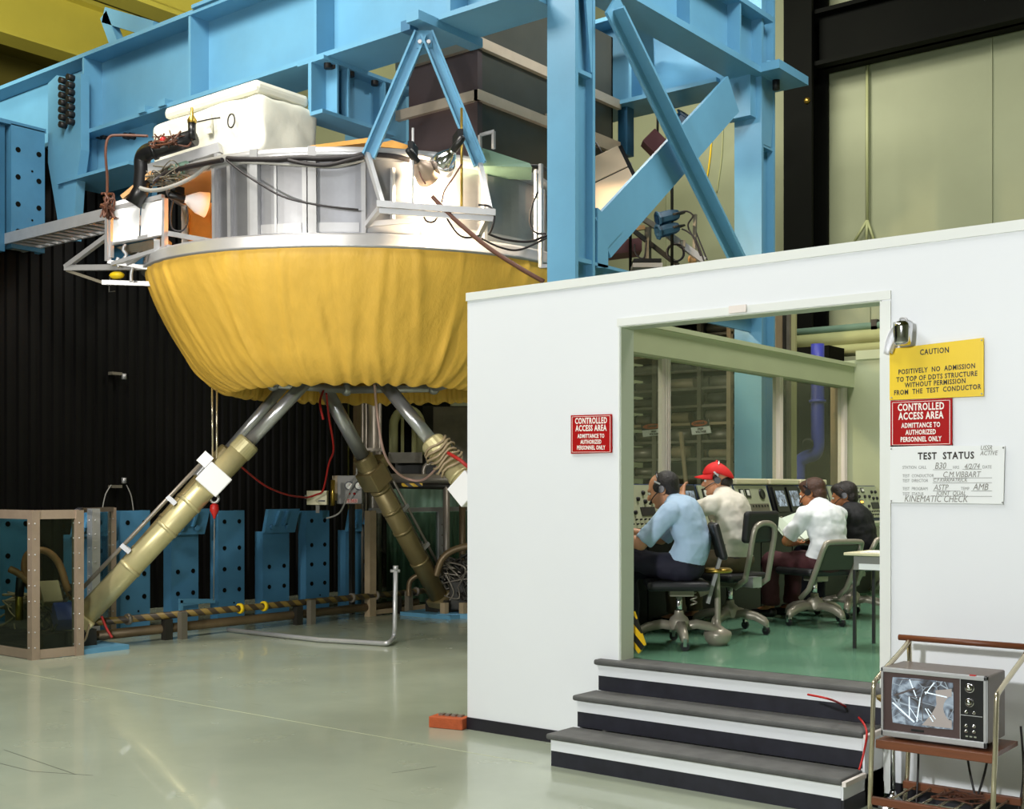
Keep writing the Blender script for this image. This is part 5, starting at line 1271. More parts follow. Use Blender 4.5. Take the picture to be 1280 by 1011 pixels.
# ================================================================== television and cart
TL = pt(1101, 919, 6.15)                          # lower left front corner
TW, TH, TD = .52, .345, .40
tv = thing('television', 'brown cased television with dials showing a test picture on the cart', 'television', (TL.x+TW/2, TL.y+.2, TL.z))
def tb_(x0, x1, z0, z1, y0, y1): return MB().box((TL.x+x0, TL.y+y0, TL.z+z0), (TL.x+x1, TL.y+y1, TL.z+z1))
part('cabinet', tb_(0, TW, .015, TH, .03, TD-.1), 'tv_case', tv, bevel=.008)
part('rear_hump', tb_(.08, TW-.06, .04, TH-.05, TD-.1, TD), 'tv_case', tv, bevel=.015)
for (a, b, c, d) in ((0, TW, TH-.022, TH), (0, TW, .0, .03), (0, .012, .0, TH), (TW-.014, TW, .0, TH)):
    part('front_trim', tb_(a, b, c, d, 0, .03), 'aluminium', tv, bevel=.003)
part('brand_strip', tb_(.012, .20, .004, .022, -.002, .0), 'aluminium_bright', tv)
part('bezel', tb_(.012, .395, .03, TH-.022, .014, .034), 'tv_bezel', tv)
part('control_panel', tb_(.395, TW-.014, .03, TH-.022, .008, .034), 'black_plastic', tv)
part('panel_divider', tb_(.396, TW-.02, .148, .151, .005, .009), 'aluminium', tv)
part('panel_edge', tb_(.393, .396, .03, TH-.022, .006, .012), 'aluminium', tv)
# screen: slightly bulged tube face showing a picture of the test bay
def screen_mat():
    m = mat('tv_picture', (150, 180, 205), .25); nt = m.node_tree; b = nt.nodes['Principled BSDF']
    tc = nt.nodes.new('ShaderNodeTexCoord'); mp = nt.nodes.new('ShaderNodeMapping'); mp.inputs['Scale'].default_value = (1, 1, 1)
    nt.links.new(tc.outputs['Object'], mp.inputs[0])
    n1 = nt.nodes.new('ShaderNodeTexNoise'); n1.inputs['Scale'].default_value = 11; n1.inputs['Detail'].default_value = 5; n1.inputs['Distortion'].default_value = 1.4
    v1 = nt.nodes.new('ShaderNodeTexVoronoi'); v1.inputs['Scale'].default_value = 16; v1.feature = 'DISTANCE_TO_EDGE'
    nt.links.new(mp.outputs[0], n1.inputs['Vector']); nt.links.new(mp.outputs[0], v1.inputs['Vector'])
    r = nt.nodes.new('ShaderNodeValToRGB'); els = r.color_ramp.elements
    els[0].position = .36; els[0].color = (*lin((74, 72, 74)), 1); els[1].position = .66; els[1].color = (*lin((206, 226, 240)), 1)
    e = els.new(.5); e.color = (*lin((140, 156, 172)), 1)
    nt.links.new(n1.outputs['Fac'], r.inputs[0])
    gt = nt.nodes.new('ShaderNodeMath'); gt.operation = 'LESS_THAN'; gt.inputs[1].default_value = .018; nt.links.new(v1.outputs['Distance'], gt.inputs[0])
    mx = nt.nodes.new('ShaderNodeMix'); mx.data_type = 'RGBA'; mx.inputs[7].default_value = (*lin((196, 214, 226)), 1)
    nt.links.new(gt.outputs[0], mx.inputs[0]); nt.links.new(r.outputs[0], mx.inputs[6])
    sx_ = nt.nodes.new('ShaderNodeSeparateXYZ'); nt.links.new(tc.outputs['Object'], sx_.inputs[0])
    b.inputs['Base Color'].default_value = (.02, .02, .02, 1); b.inputs['Emission Strength'].default_value = .62
    nt.links.new(mx.outputs[2], b.inputs['Emission Color']); return m
screen_mat()
mat('picture_grey', (146, 138, 134), .3, emit=.5); mat('picture_white', (214, 228, 238), .3, emit=.6); mat('picture_dark', (80, 74, 74), .3, emit=.4)
def bulge(x, z): return .004-.016*(1-((x-.2075)/.16)**2*.6-((z-.185)/.11)**2*.6)*.5
n_, m__ = 20, 14; vs = []; fs = []
for j in range(m__+1):
    for i in range(n_+1):
        u, v = -1+2*i/n_, -1+2*j/m__
        k = 1-.03*(v*v); kz = 1-.035*(u*u)
        x, z = .2075+.155*u*k, .185+.118*v*kz
        vs.append((TL.x+x, TL.y+.006+bulge(x, z), TL.z+z))
for j in range(m__):
    for i in range(n_): a = j*(n_+1)+i; fs.append((a, a+1, a+n_+2, a+n_+1))
mb = MB(); mb._add(vs, fs, True); scr = part('screen', mb, 'tv_picture', tv)
def pic(poly, m):
    P = [(TL.x+.0525+.31*u, TL.y+.0036+bulge(.0525+.31*u, .067+.236*v), TL.z+.067+.236*v) for u, v in poly]
    part('picture_shape', MB().prism(P, (0, .0005, 0)), m, scr)
pic([(.5, .04), (.97, .04), (.97, .86), (.72, .8), (.74, .5), (.66, .3)], 'picture_grey')
for (a, b, wd, m) in (((.1, .95), (.5, .98), .03, 'picture_dark'), ((.3, .97), (.42, .6), .03, 'picture_white'), ((.7, .96), (.56, .7), .03, 'picture_white'), ((.05, .6), (.4, .8), .06, 'picture_dark'),
                      ((.02, .45), (.38, .08), .05, 'picture_white'), ((.42, .1), (.48, .62), .03, 'picture_white'), ((.52, .12), (.5, .6), .02, 'picture_dark'), ((.56, .4), (.68, .14), .03, 'picture_white'), ((.6, .4), (.72, .2), .02, 'picture_white'),
                      ((.3, .16), (.3, .62), .03, 'picture_white'), ((.3, .4), (.44, .14), .02, 'picture_white'), ((.08, .3), (.3, .1), .02, 'picture_dark'), ((.28, .62), (.46, .62), .04, 'picture_dark'), ((.55, .74), (.9, .68), .04, 'picture_white')):
    dx, dz = b[0]-a[0], b[1]-a[1]; wd *= .6; L = math.hypot(dx, dz); nx, nz = -dz/L*wd/2, dx/L*wd/2
    pic([(a[0]+nx, a[1]+nz), (b[0]+nx, b[1]+nz), (b[0]-nx, b[1]-nz), (a[0]-nx, a[1]-nz)], m)
def knob(x, z, r, m='chrome'):
    q = Vector((TL.x+x, TL.y+.008, TL.z+z))
    k = part('dial', MB().lathe([(r, 0), (r, .006), (r*.8, .008), (r*.55, .008), (r*.5, .022), (.001, .022)], q, 18, (0, -1, 0)), m, tv)
    if r > .012: part('dial_face', MB().lathe([(r*.82, .0085), (r*.56, .0085)], q, 18, (0, -1, 0)), 'black_plastic', k)
knob(.44, .283, .024); knob(.44, .212, .022)
for x, z in ((.425, .166), (.462, .166), (.425, .1), (.462, .1), (.425, .074), (.462, .074)): knob(x, z, .009)
for x in (.42, .44, .46): part('vent_slot', tb_(x, x+.012, .045, .052, .006, .01), 'chrome', tv)
part('red_button', tb_(.44, .47, TH-.002, TH+.004, .0, .015), 'red_paint', tv)
for x in (.05, TW-.08): part('foot', tb_(x, x+.03, -.012, .0, .05, .3), 'black_plastic', tv)
part('badge', tb_(.15, .215, .038, .05, .011, .015), 'black_plastic', tv, bevel=.002)
# cart
cz = TL.z-.012                                     # underside of the set
ck = thing('television_cart', 'chrome tube cart with brown wooden shelves and handrail', 'cart', (TL.x+.24, TL.y+.2, 0))
yf, yr = TL.y-.05, TL.y+.40
xl, xr_ = onY(1092, 930, yf).x, onY(1243, 950, yf).x
part('shelf', MB().box((xl+.01, yf, cz-.045), (xr_-.01, yf+.02, cz-.0)), 'wood', ck, bevel=.004)
part('shelf', MB().box((xl+.01, yf+.02, cz-.025), (xr_-.01, yr-.04, cz-.003)), 'wood', ck)
zl_ = onY(1090, 1000, yf).z
part('lower_shelf', MB().box((xl-.01, yf-.01, zl_-.02), (xr_-.0, yf+.015, zl_+.02)), 'wood', ck, bevel=.004)
part('lower_shelf', MB().box((xl-.01, yr-.03, zl_-.02), (xr_-.0, yr-.005, zl_+.02)), 'wood', ck, bevel=.004)
for k in range(7):
    x = xl+.06+k*(xr_-xl-.12)/6; part('shelf_wire', MB().tube((x, yf, zl_+.0), (x, yr-.02, zl_+.0), .006, 6), 'rail_gold', ck)
for x, lean in ((xl-.01, 1), (xr_+.0, 1)):
    for yy in (yf,):
        part('leg', MB().path([(x-.01, yf-.005, .045), (x, yf-.005, cz-.1), (x+.005, yf-.003, cz+.02), (x+.008, yf+.005, cz+.255)]+smooth_pts([(x+.008, yf+.01, cz+.27), (x+.01, yf+.05, cz+.30), (x+.03, yr-.1, cz+.42), (x+.035, yr-.03, cz+.455)], 4), .013, 8), 'rail_gold', ck)
    part('leg', MB().path([(x+.035, yr-.03, cz+.455), (x+.03, yr, cz+.2), (x+.015, yr, .2), (x, yr, .045)], .013, 8), 'rail_gold', ck)
    for yy in (yf-.005, yr):
        w0 = part('caster', MB().tube((x-.012, yy, .022), (x+.012, yy, .022), .022, 12), 'black_rubber', ck)
zr = cz+.455
part('handrail', MB().tube((xl-.03, yr-.03, zr+.015), (xr_+.06, yr-.03, zr+.015), .016, 10), 'wood', ck)
for (P, lab) in (([(.07, .33, -.015), (.06, .36, -.2), (.07, .3, -.43)], 'black lead dropping behind the cart shelf on the left'),
                 ([(.3, .36, -.015), (.33, .34, -.18), (.38, .3, -.34)], 'black lead slanting right below the television'),
                 ([(.43, .36, -.015), (.41, .34, -.18), (.37, .32, -.34)], 'black lead slanting left below the television'),
                 ([(.56, .42, .05), (.57, .43, -.2), (.55, .38, -.43)], 'black lead hanging beside the right cart leg')):
    hose([(TL.x+a, TL.y+b, TL.z+c) for a, b, c in P], .006, 'cable_black', lab, 'cable', 'cable')
o = single('cable_pile', tangle(12, (TL.x+.36, TL.y+.12, zl_+.015), .12, .1, .04, .005, random.Random(3)), 'cable_brown', 'small tangle of cables on the lower cart shelf', 'cables', kind='stuff')
# floor ashtray stand between cart and steps
q = flr(1098, 1000); q = Vector((-2.47, 6.40, 0))
fa = thing('ashtray_stand', 'brass topped floor ashtray behind the left leg of the cart', 'ashtray', q)
part('base', MB().lathe([(.01, .0), (.13, .0), (.13, .01), (.06, .03), (.02, .06), (.014, .08)], q, 24), 'chrome', fa)
part('stem', MB().tube(q+UP*.05, q+UP*.54, .013, 10), 'chrome', fa)
part('bowl', MB().lathe([(.01, .54), (.05, .545), (.085, .57), (.09, .585), (.083, .585), (.045, .56), (.01, .555)], q, 24), 'brass', fa)
part('handle', MB().path([q+Vector((-.06, 0, .58)), q+Vector((-.055, 0, .63)), q+Vector((0, 0, .655)), q+Vector((.055, 0, .63)), q+Vector((.06, 0, .58))], .006, 6), 'brass', fa)
# ================================================================== consoles along the booth window
YE = [6.95+.65*i for i in range(10)]
XF = -5.03                                        # foot of the sloping instrument face
KN = ['first from the doorway', 'second from the doorway', 'third from the doorway', 'fourth from the doorway', 'fifth from the doorway', 'sixth from the doorway', 'seventh from the doorway', 'eighth from the doorway', 'last before the end wall']
def face(u, v, y0, y1, off=0.0):                  # point on the sloping face: u across, v up
    a = Vector((XF, 0, 1.40)); b = Vector((XF-.10, 0, 1.74)); d = (b-a); n = Vector((.34, 0, .10)).normalized()
    p = a+d*v+n*off; p.y = y0+(y1-y0)*u; return p
FN = Vector((.34, 0, .10)).normalized(); FU = Vector((-.10, 0, .34)).normalized(); FY = Vector((0, 1, 0))
def console(i, kind, lab):
    y0, y1 = YE[i]+.01, YE[i+1]-.01
    t = thing('control_console', lab, 'console', (-5.25, (y0+y1)/2, ZP), group='control consoles along the booth windows')
    part('lower_cabinet', MB().box((-5.44, y0, ZP), (-5.18, y1, 1.33)), 'console_dark', t)
    part('desk_ledge', MB().box((-5.44, y0, 1.33), (-4.78, y1, 1.37)), 'console_face', t, bevel=.006)
    part('instrument_case', MB().prism([(XF-.012, y0, 1.37), (XF-.112, y0, 1.745), (-5.44, y0, 1.745), (-5.44, y0, 1.37)], (0, y1-y0, 0)), 'console_blue', t)
    m = {'a': 'console_face', 'b': 'console_dark', 'c': 'console_face'}[kind]
    pan = part('instrument_panel', MB().obox(face(.5, .5, y0, y1, .0), FY, FU, FN, (y1-y0)-.03, .345, .012), m, t)
    def kn(u, v, r=.017, mm='knob_black'):
        q = face(u, v, y0, y1, .006); part('knob', MB().lathe([(r, 0), (r, .012), (r*.7, .02), (.001, .02)], q, 10, FN), mm, pan)
    def rect(nm, u, v, w_, h_, mm, off=.009, th=.008): return part(nm, MB().obox(face(u, v, y0, y1, off), FY, FU, FN, w_, h_, th), mm, pan)
    if kind == 'a':
        for u in (.12, .34): 
            r_ = rect('meter', u, .86, .075, .05, 'knob_black'); part('meter_window', MB().obox(face(u, .86, y0, y1, .014), FY, FU, FN, .055, .03, .004), 'gauge_face', r_)
        for u, v in ((.12, .66), (.36, .66), (.55, .66), (.1, .36), (.42, .36), (.7, .8), (.86, .8), (.7, .6), (.86, .6)): kn(u, v, .018)
        for u in (.1, .2, .3, .4, .5, .6, .7, .8, .9):
            for v in (.1, .2): kn(u, v, .007, 'chair_metal' if (u*10+v*10) % 2 > 1 else 'knob_black')
        for u in (.15, .21): rect('indicator', u, .5, .03, .022, 'lamp_amber')
        rect('indicator_frame', .18, .5, .085, .045, 'knob_black', .006)
        rect('status_row', .72, .38, .2, .07, 'console_dark')
    elif kind == 'b':
        for u in (.27, .73):
            r_ = rect('monitor', u, .6, .24, .24, 'black_plastic', .012, .03)
            part('monitor_screen', MB().obox(face(u, .62, y0, y1, .028), FY, FU, FN, .17, .15, .004), 'tv_picture', r_)
        for k in range(6): kn(.14+.14*k, .12, .009, 'chair_metal')
        rect('button_row', .5, .22, .5, .03, 'console_dark')
    else:
        for u in (.18, .36):
            r_ = rect('meter', u, .78, .085, .08, 'knob_black'); part('meter_window', MB().obox(face(u, .79, y0, y1, .014), FY, FU, FN, .045, .05, .004), 'gauge_face', r_)
        q = face(.78, .76, y0, y1, .006); part('speaker', MB().lathe([(.05, 0), (.05, .012), (.04, .016), (.03, .008), (.001, .012)], q, 18, FN), 'knob_black', pan)
        rect('louver_panel', .5, .32, .5, .13, 'equipment_grey')
        for k in range(9): rect('slot', .14+.09*k, .44, .02, .02, 'knob_black', .014)
        for k in range(6): kn(.14+.14*k, .1, .009, 'chair_metal')
    return t
for i, kd in enumerate('aabccbaca'):
    what = {'a': 'knobs and meters', 'b': 'two small picture screens', 'c': 'two meters and a round speaker'}[kd]
    console(i, kd, 'sage control console with %s, %s' % (what, KN[i]))
for i, wy in ((4, .0), (5, .0), (6, .02)):
    single('console_lid', MB().box((-5.43, YE[i]+.03, 1.748), (-5.1, YE[i+1]-.03, 1.80)), 'console_cream', ('cream box lid lying on the %s console from the doorway' % {4: 'fifth', 5: 'sixth', 6: 'seventh'}[i]), 'lid', bevel=.012)
# ================================================================== chairs
def caster(parent, x, y):
    c = part('caster', MB().tube((x, y-.012, .03), (x, y+.012, .03), .03, 12), 'chair_vinyl', parent, False)
    part('caster_fork', MB().box((x-.012, y-.018, .03), (x+.012, y+.018, .085)), 'chrome', c, False)
def chair(style, loc, rz, lab, a0=.5, nleg=4):
    t = thing('swivel_chair', lab, 'chair', loc, rz, 'swivel chairs at the consoles')
    R_ = .31
    for k in range(nleg):
        a = a0+2*math.pi*k/nleg; d = Vector((math.cos(a), math.sin(a), 0)); s_ = Vector((-d.y, d.x, 0)); mb = MB()
        prof = [(0, .105, .16, .045), (.12, .125, .185, .042), (.22, .105, .165, .036), (.29, .07, .13, .03), (R_, .06, .10, .026)]
        vs = []; fs = []
        for (x, zb, zt, hw) in prof: vs += [d*x+s_*hw+UP*zb, d*x-s_*hw+UP*zb, d*x-s_*hw*.6+UP*zt, d*x+s_*hw*.6+UP*zt]
        for j in range(len(prof)-1):
            b = 4*j
            for q in range(4): fs.append((b+q, b+(q+1) % 4, b+4+(q+1) % 4, b+4+q))
        fs += [(3, 2, 1, 0), tuple(4*(len(prof)-1)+q for q in range(4))]
        mb._add(vs, fs, True); part('base_leg', mb, 'chair_metal', t, False)
        caster(t, d.x*(R_-.015), d.y*(R_-.015))
    part('hub', MB().lathe([(.07, .12), (.075, .17), (.06, .20), (.035, .22), (.03, .25)], (0, 0, 0), 18), 'chair_metal', t, False)
    part('column', MB().tube((0, 0, .2), (0, 0, .38), .022, 12), 'chrome', t, False)
    part('tilt_box', MB().box((-.1, -.06, .35), (.07, .06, .40)), 'chair_metal', t, False, bevel=.008)
    seat = MB().box((-.2, -.225, .40), (.24, .225, .465))
    o = part('seat', seat, 'chair_vinyl', t, False); bev(o, .03, 3)
    if style == 1:
        part('back_bar', MB().bar((-.14, 0, .37), (-.215, 0, .40), .05, .05), 'chair_metal', t, False)
        part('back_upright', MB().bar((-.2, 0, .30), (-.315, 0, .72), .05, .025, (1, 0, 0)), 'aluminium_bright', t, False)
        o = part('backrest', MB().obox((-.27, 0, .74), (0, 1, 0), (.27, 0, 1), (1, 0, -.27), .34, .26, .05), 'chair_vinyl', t, False); bev(o, .025, 3)
        part('spring', MB().path([(-.1+.02*math.cos(a), .03+.02*math.sin(a), .29+.012*a/2) for a in [i*.6 for i in range(26)]], .006, 6), 'chair_metal', t, False)
    elif style == 2:
        fr = [(-.16, .13, .36), (-.26, .13, .42)]+smooth_pts([(-.30, .125, .60), (-.335, .12, .78), (-.345, .08, .835), (-.345, 0, .85), (-.345, -.08, .835), (-.335, -.12, .78), (-.30, -.125, .60)], 4)+[(-.26, -.13, .42), (-.16, -.13, .36)]
        part('back_frame', MB().path(fr, .022, 10), 'chair_metal', t, False)
        o = part('backrest', MB().obox((-.30, 0, .82), (0, 1, 0), (-.12, 0, 1), (1, 0, .12), .38, .24, .06), 'chair_vinyl', t, False); bev(o, .03, 3)
        part('bracket', MB().box((-.27, -.05, .36), (-.16, .05, .44)), 'aluminium', t, False)
    else:
        sl = lambda y: [(-.06, y, .22), (-.16, y, .30), (-.24, y*1.0, .45), (-.32, y*.98, .62)]
        fr = sl(.2)+smooth_pts([(-.345, .185, .675), (-.35, .12, .685), (-.35, -.12, .685), (-.345, -.185, .675)], 4)+sl(-.2)[::-1]
        part('back_frame', MB().path(fr, .022, 8), 'chair_metal', t, False)
        o = part('backrest', MB().prism([(-.245, .175, .45), (-.335, .175, .66), (-.335, -.175, .66), (-.245, -.175, .45)], (.035, 0, .012)), 'chair_olive', t, False); bev(o, .012, 2)
        if style == 4:
            for s_ in (1, -1):
                part('armrest', MB().path(smooth_pts([(-.20, .25*s_, .30), (-.25, .26*s_, .5), (-.2, .26*s_, .575), (.1, .26*s_, .58), (.17, .26*s_, .54), (.16, .25*s_, .30)], 5), .02, 8), 'chair_metal', t, False)
    return t
CH = [(1, Vector((-4.42, 7.45, ZP)), math.pi+.62, 'black swivel chair with a straight silver back bar nearest the doorway', .05),
      (2, Vector((-4.53, 8.40, ZP)), math.pi-.22, 'black swivel chair with a bowed tube behind its backrest', .3),
      (3, Vector((-4.28, 9.38, ZP)), math.pi-.42, 'olive backed swivel chair with a square metal frame', .1),
      (4, Vector((-4.27, 10.12, ZP)), math.pi-.15, 'swivel chair with arms under the man in black', .4)]
for a in CH: chair(*a)
# ashtray stand between the first two chairs
q = flr(897, 806, ZP); q.z = ZP
ps = thing('pedestal_ashtray', 'bronze pedestal ashtray standing between the first two chairs', 'ashtray', q)
part('base', MB().lathe([(.01, 0), (.06, 0), (.085, .03), (.1, .07), (.095, .095), (.05, .12), (.025, .14), (.018, .18)], q, 24), 'chair_metal', ps)
part('stem', MB().lathe([(.018, .16), (.022, .3), (.016, .5), (.02, .52)], q, 14), 'chair_metal', ps)
part('tray', MB().lathe([(.02, .51), (.1, .515), (.105, .53), (.09, .545), (.01, .53)], q, 24), 'brass', ps)
# low table edge with papers at the right of the doorway
A = onX(1058, 690, -3.45); tz = A.z
tb2 = thing('side_table', 'small metal side table with papers at the right edge of the doorway', 'table', (-3.2, A.y+.15, ZP))
x0, y0 = A.x, A.y
part('top', MB().box((x0, y0-.05, tz-.02), (x0+.55, y0+.4, tz)), 'console_cream', tb2, bevel=.004)
part('drawer', MB().box((x0+.06, y0-.02, tz-.12), (x0+.5, y0+.36, tz-.02)), 'box_grey', tb2, bevel=.004)
part('drawer_label', MB().box((x0+.1, y0-.024, tz-.115), (x0+.4, y0-.02, tz-.075)), 'paper_white', tb2)
for x in (x0+.06, x0+.48):
    for y in (y0, y0+.34): part('leg', MB().bar((x, y, ZP), (x, y, tz-.12), .02, .02), 'chair_vinyl', tb2)
single('loose_papers', MB().box((x0+.1, y0, tz), (x0+.45, y0+.25, tz+.006)), 'paper_white', 'loose white papers on the side table', 'papers')
# hazard strip at the left jamb
q0, q1 = flr(790, 768, ZP+.27), None
hs = thing('hazard_strip', 'yellow and black striped strip leaning inside the left door jamb', 'strip', (DX0+.03, YW+t_*0+.2, ZP))
y_ = YW+.19
part('strip', MB().prism([onY(786, 768, y_), onY(792, 764, y_), onY(806, 806, y_), onY(798, 817, y_), onY(786, 800, y_)], (0, .02, 0)), 'hazard_stripe', hs)
# ================================================================== outside the booth window: rack, signs, indigo pipe, overhead pipes
YR = 14.2
ra, rb = onY(770, 500, YR).x, onY(914, 500, YR).x
rk = thing('equipment_rack', 'tall brown rack of horizontal bundled tubes beyond the booth window', 'rack', ((ra+rb)/2, YR, 0))
part('back_sheet', MB().box((ra, YR+.7, 0), (rb, YR+.74, 4.3)), 'equipment_dark', rk)
for x in (ra, (ra+rb)/2-.3, (ra+rb)/2+.4, rb-.06): part('upright', MB().box((x, YR-.02, 0), (x+.06, YR+.05, 4.3)), 'equipment_tan' if x > rb-.1 else 'equipment_grey', rk)
z = .7; k = 0; rz_ = random.Random(6)
while z < 4.2:
    part('shelf', MB().box((ra, YR, z-.02), (rb, YR+.68, z+.015)), 'equipment_tan' if k % 4 == 0 else 'equipment_grey', rk)
    n = 3; wseg = (rb-ra)/n
    for j in range(n):
        r_ = rz_.uniform(.055, .085)
        if rz_.random() < .9:
            x0_ = ra+j*wseg+rz_.uniform(.05, .14); x1_ = ra+(j+1)*wseg-rz_.uniform(.02, .1)
            tu = part('bundled_tube', MB().tube((x0_, YR+.16, z+.02+r_), (x1_, YR+.16, z+.02+r_), r_, 10), rz_.choice(['equipment_grey', 'equipment_tan', 'equipment_grey', 'pipe_grey', 'equipment_dark']), rk)
            part('strap', MB().tube((x0_+.1, YR+.16, z+.02+r_), (x0_+.13, YR+.16, z+.02+r_), r_+.006, 10), 'equipment_dark', tu)
    z += .235; k += 1
single('leaning_pole', MB().tube((onY(850, 540, YR-.1).x, YR-.08, onY(850, 540, YR-.1).z), (onY(868, 600, YR-.1).x, YR-.08, onY(868, 600, YR-.1).z-1.2), .03, 8), 'equipment_tan', 'pale pole leaning against the tube rack', 'pole')
def danger(lab, pts, twist):
    P = [onY(*q, YR-.03) for q in pts]; t = thing('danger_sign', lab, 'sign', P[3])
    part('plate', MB().prism(P, (0, .012, 0)), 'sign_white', t)
    M_ = lambda f: [P[0], P[1], P[1].lerp(P[2], f), P[0].lerp(P[3], f)]
    part('header', MB().prism([p-Vector((0, .003, 0)) for p in M_(.5)], (0, .002, 0)), 'black_plastic', t)
    Q = M_(.5); c = (Q[0]+Q[1]+Q[2]+Q[3])/4; ux = (P[1]-P[0]).normalized(); h = (P[0]-P[3]).length
    part('oval', MB().prism([c+ux*math.cos(a)*(P[1]-P[0]).length*.44+UP*math.sin(a)*h*.19-Vector((0, .005, 0)) for a in [i*math.pi/8 for i in range(16)]], (0, .002, 0)), 'orange_brick', t)
    lettering('lettering', 'DANGER', c-UP*h*.07-Vector((0, .0065, 0)), h*.24, 'sign_print_black', t, ux, UP, bold=.002, xscale=.85)
    c2 = (P[0]+P[1])/2
    for f, s_ in ((.70, 'HIGH'), (.90, 'VOLTAGE')):
        lettering('lettering', s_, P[0].lerp(P[3], f)+(P[1]-P[0])/2-Vector((0, .003, 0)), h*.2, 'sign_print_black', t, ux, UP, bold=.002, xscale=.9)
danger('danger high voltage sign on the rack, left and half behind the window post', [(801, 530), (829, 528), (831, 543), (804, 546)], 0)
danger('danger high voltage sign on the rack, right one above the red cap', [(862, 525.5), (885, 523.5), (889, 541), (865, 543.5)], 0)
YI = 14.6
ip = thing('indigo_duct', 'indigo blue duct with two elbows beyond the far booth window', 'duct', onY(1010, 640, YI))
part('duct', MB().path([onY(1022, 430, YI), onY(1022, 470, YI)]+smooth_pts([onY(1022, 540, YI), onY(1022, 558, YI), onY(1018, 568, YI), onY(1008, 571, YI), onY(1000, 577, YI), onY(998, 590, YI)], 4)+[Vector((onY(998, 600, YI).x, YI, .01))], .085, 14), 'pipe_indigo', ip)
part('flange', MB().tube(onY(1022, 500, YI), onY(1022, 503, YI), .11, 14), 'pipe_indigo', ip)
part('valve_wheel', MB().tube(onY(1010, 553, YI-.1), onY(1010, 556, YI-.15), .07, 12), 'equipment_dark', ip)
single('dark_cabinet', MB().box((onY(985, 500, YI+.5).x, YI+.5, 0), (onY(1036, 500, YI+.5).x, YI+1.0, 3.6)), 'black_steel', 'dark cabinet behind the indigo duct', 'cabinet')
single('tan_cabinet', MB().box((onY(1038, 500, YI+.5).x, YI+.5, 0), (onY(1075, 500, YI+.5).x, YI+1.0, 3.3)), 'equipment_tan', 'tan cabinet right of the indigo duct', 'cabinet')
GPp = 'sage pipes on the back wall'
for (pxa, pya, pxb, pyb, r_, m, lab) in ((985, 418, 1130, 402, .05, 'curtain_green', 'thin upper pipe of the three on the back wall'), (985, 430, 1130, 416, .1, 'pipe_sage', 'thick middle pipe of the three on the back wall'), (1000, 443, 1130, 431, .09, 'pipe_sage', 'thick lower pipe of the three on the back wall')):
    a = onY((pxa+pxb)/2, (pya+pyb)/2, 15.9)
    pp = thing('wall_pipe', lab, 'pipe', (a.x, 15.9, a.z), group=GPp)
    part('pipe', MB().tube((onY(pxa, pya, 15.9).x, 15.9, a.z), (onY(pxb, pyb, 15.9).x+3, 15.9, a.z), r_, 14), m, pp)
    part('hanger', MB().box((onY(1094, pya, 15.9).x-.04, 15.85, a.z-r_-.03), (onY(1094, pya, 15.9).x+.04, 16.95, a.z+r_+.03)), 'equipment_dark', pp)
bd = thing('board_stack', 'narrow brown and grey boards standing right of the far blue column', 'boards', onX(978, 600, XC-.1))
for k, (px, m) in enumerate(((972, 'equipment_tan'), (977, 'equipment_dark'), (983, 'equipment_grey'), (990, 'sage_frame'))):
    q = onY(px, 500, c2b+.5+.05*k); part('board', MB().box((q.x-.03, q.y-.02, 0), (q.x+.05, q.y+.03, 4.4)), m, bd)
# ================================================================== people
def cap(mb, p, q, r1, r2, n=14):
    p, q = Vector(p), Vector(q); mb.tube(p, q, r1, n, r2); mb.ball(p, r1, n, 8); mb.ball(q, r2, n, 8)
def ell(mb, c, r, M=None):
    k = len(mb.v); mb.ball((0, 0, 0), 1.0, 18, 12, r)
    for i in range(k, len(mb.v)):
        p = mb.v[i]; mb.v[i] = (M @ p if M else p)+Vector(c)
CT = bpy.data.textures.new('cloth_folds', 'CLOUDS'); CT.noise_scale = .11; CT.noise_depth = 2
def fuse(name, mb, m, parent, voxel, smooth=6, label=None, fold=0.0):
    me = bpy.data.meshes.new(name); me.from_pydata([tuple(p) for p in mb.v], [], mb.f); me.update()
    bm = bmesh.new(); bm.from_mesh(me); bmesh.ops.recalc_face_normals(bm, faces=bm.faces); bm.to_mesh(me); bm.free()
    o = bpy.data.objects.new('tmp', me); COL.objects.link(o)
    r = o.modifiers.new('r', 'REMESH'); r.mode = 'VOXEL'; r.voxel_size = voxel
    s = o.modifiers.new('s', 'SMOOTH'); s.factor = .5; s.iterations = smooth
    if fold:
        d = o.modifiers.new('d', 'DISPLACE'); d.texture = CT; d.strength = fold; d.mid_level = .5; d.texture_coords = 'LOCAL'
        s2 = o.modifiers.new('s2', 'SMOOTH'); s2.factor = .5; s2.iterations = 1
    dg = bpy.context.evaluated_depsgraph_get(); dg.update()
    me2 = bpy.data.meshes.new_from_object(o.evaluated_get(dg)); me2.name = name
    bpy.data.objects.remove(o); bpy.data.meshes.remove(me)
    me2.polygons.foreach_set('use_smooth', [True]*len(me2.polygons)); me2.materials.clear(); me2.materials.append(MATS[m])
    return link_mesh(name, me2, None, parent, label)
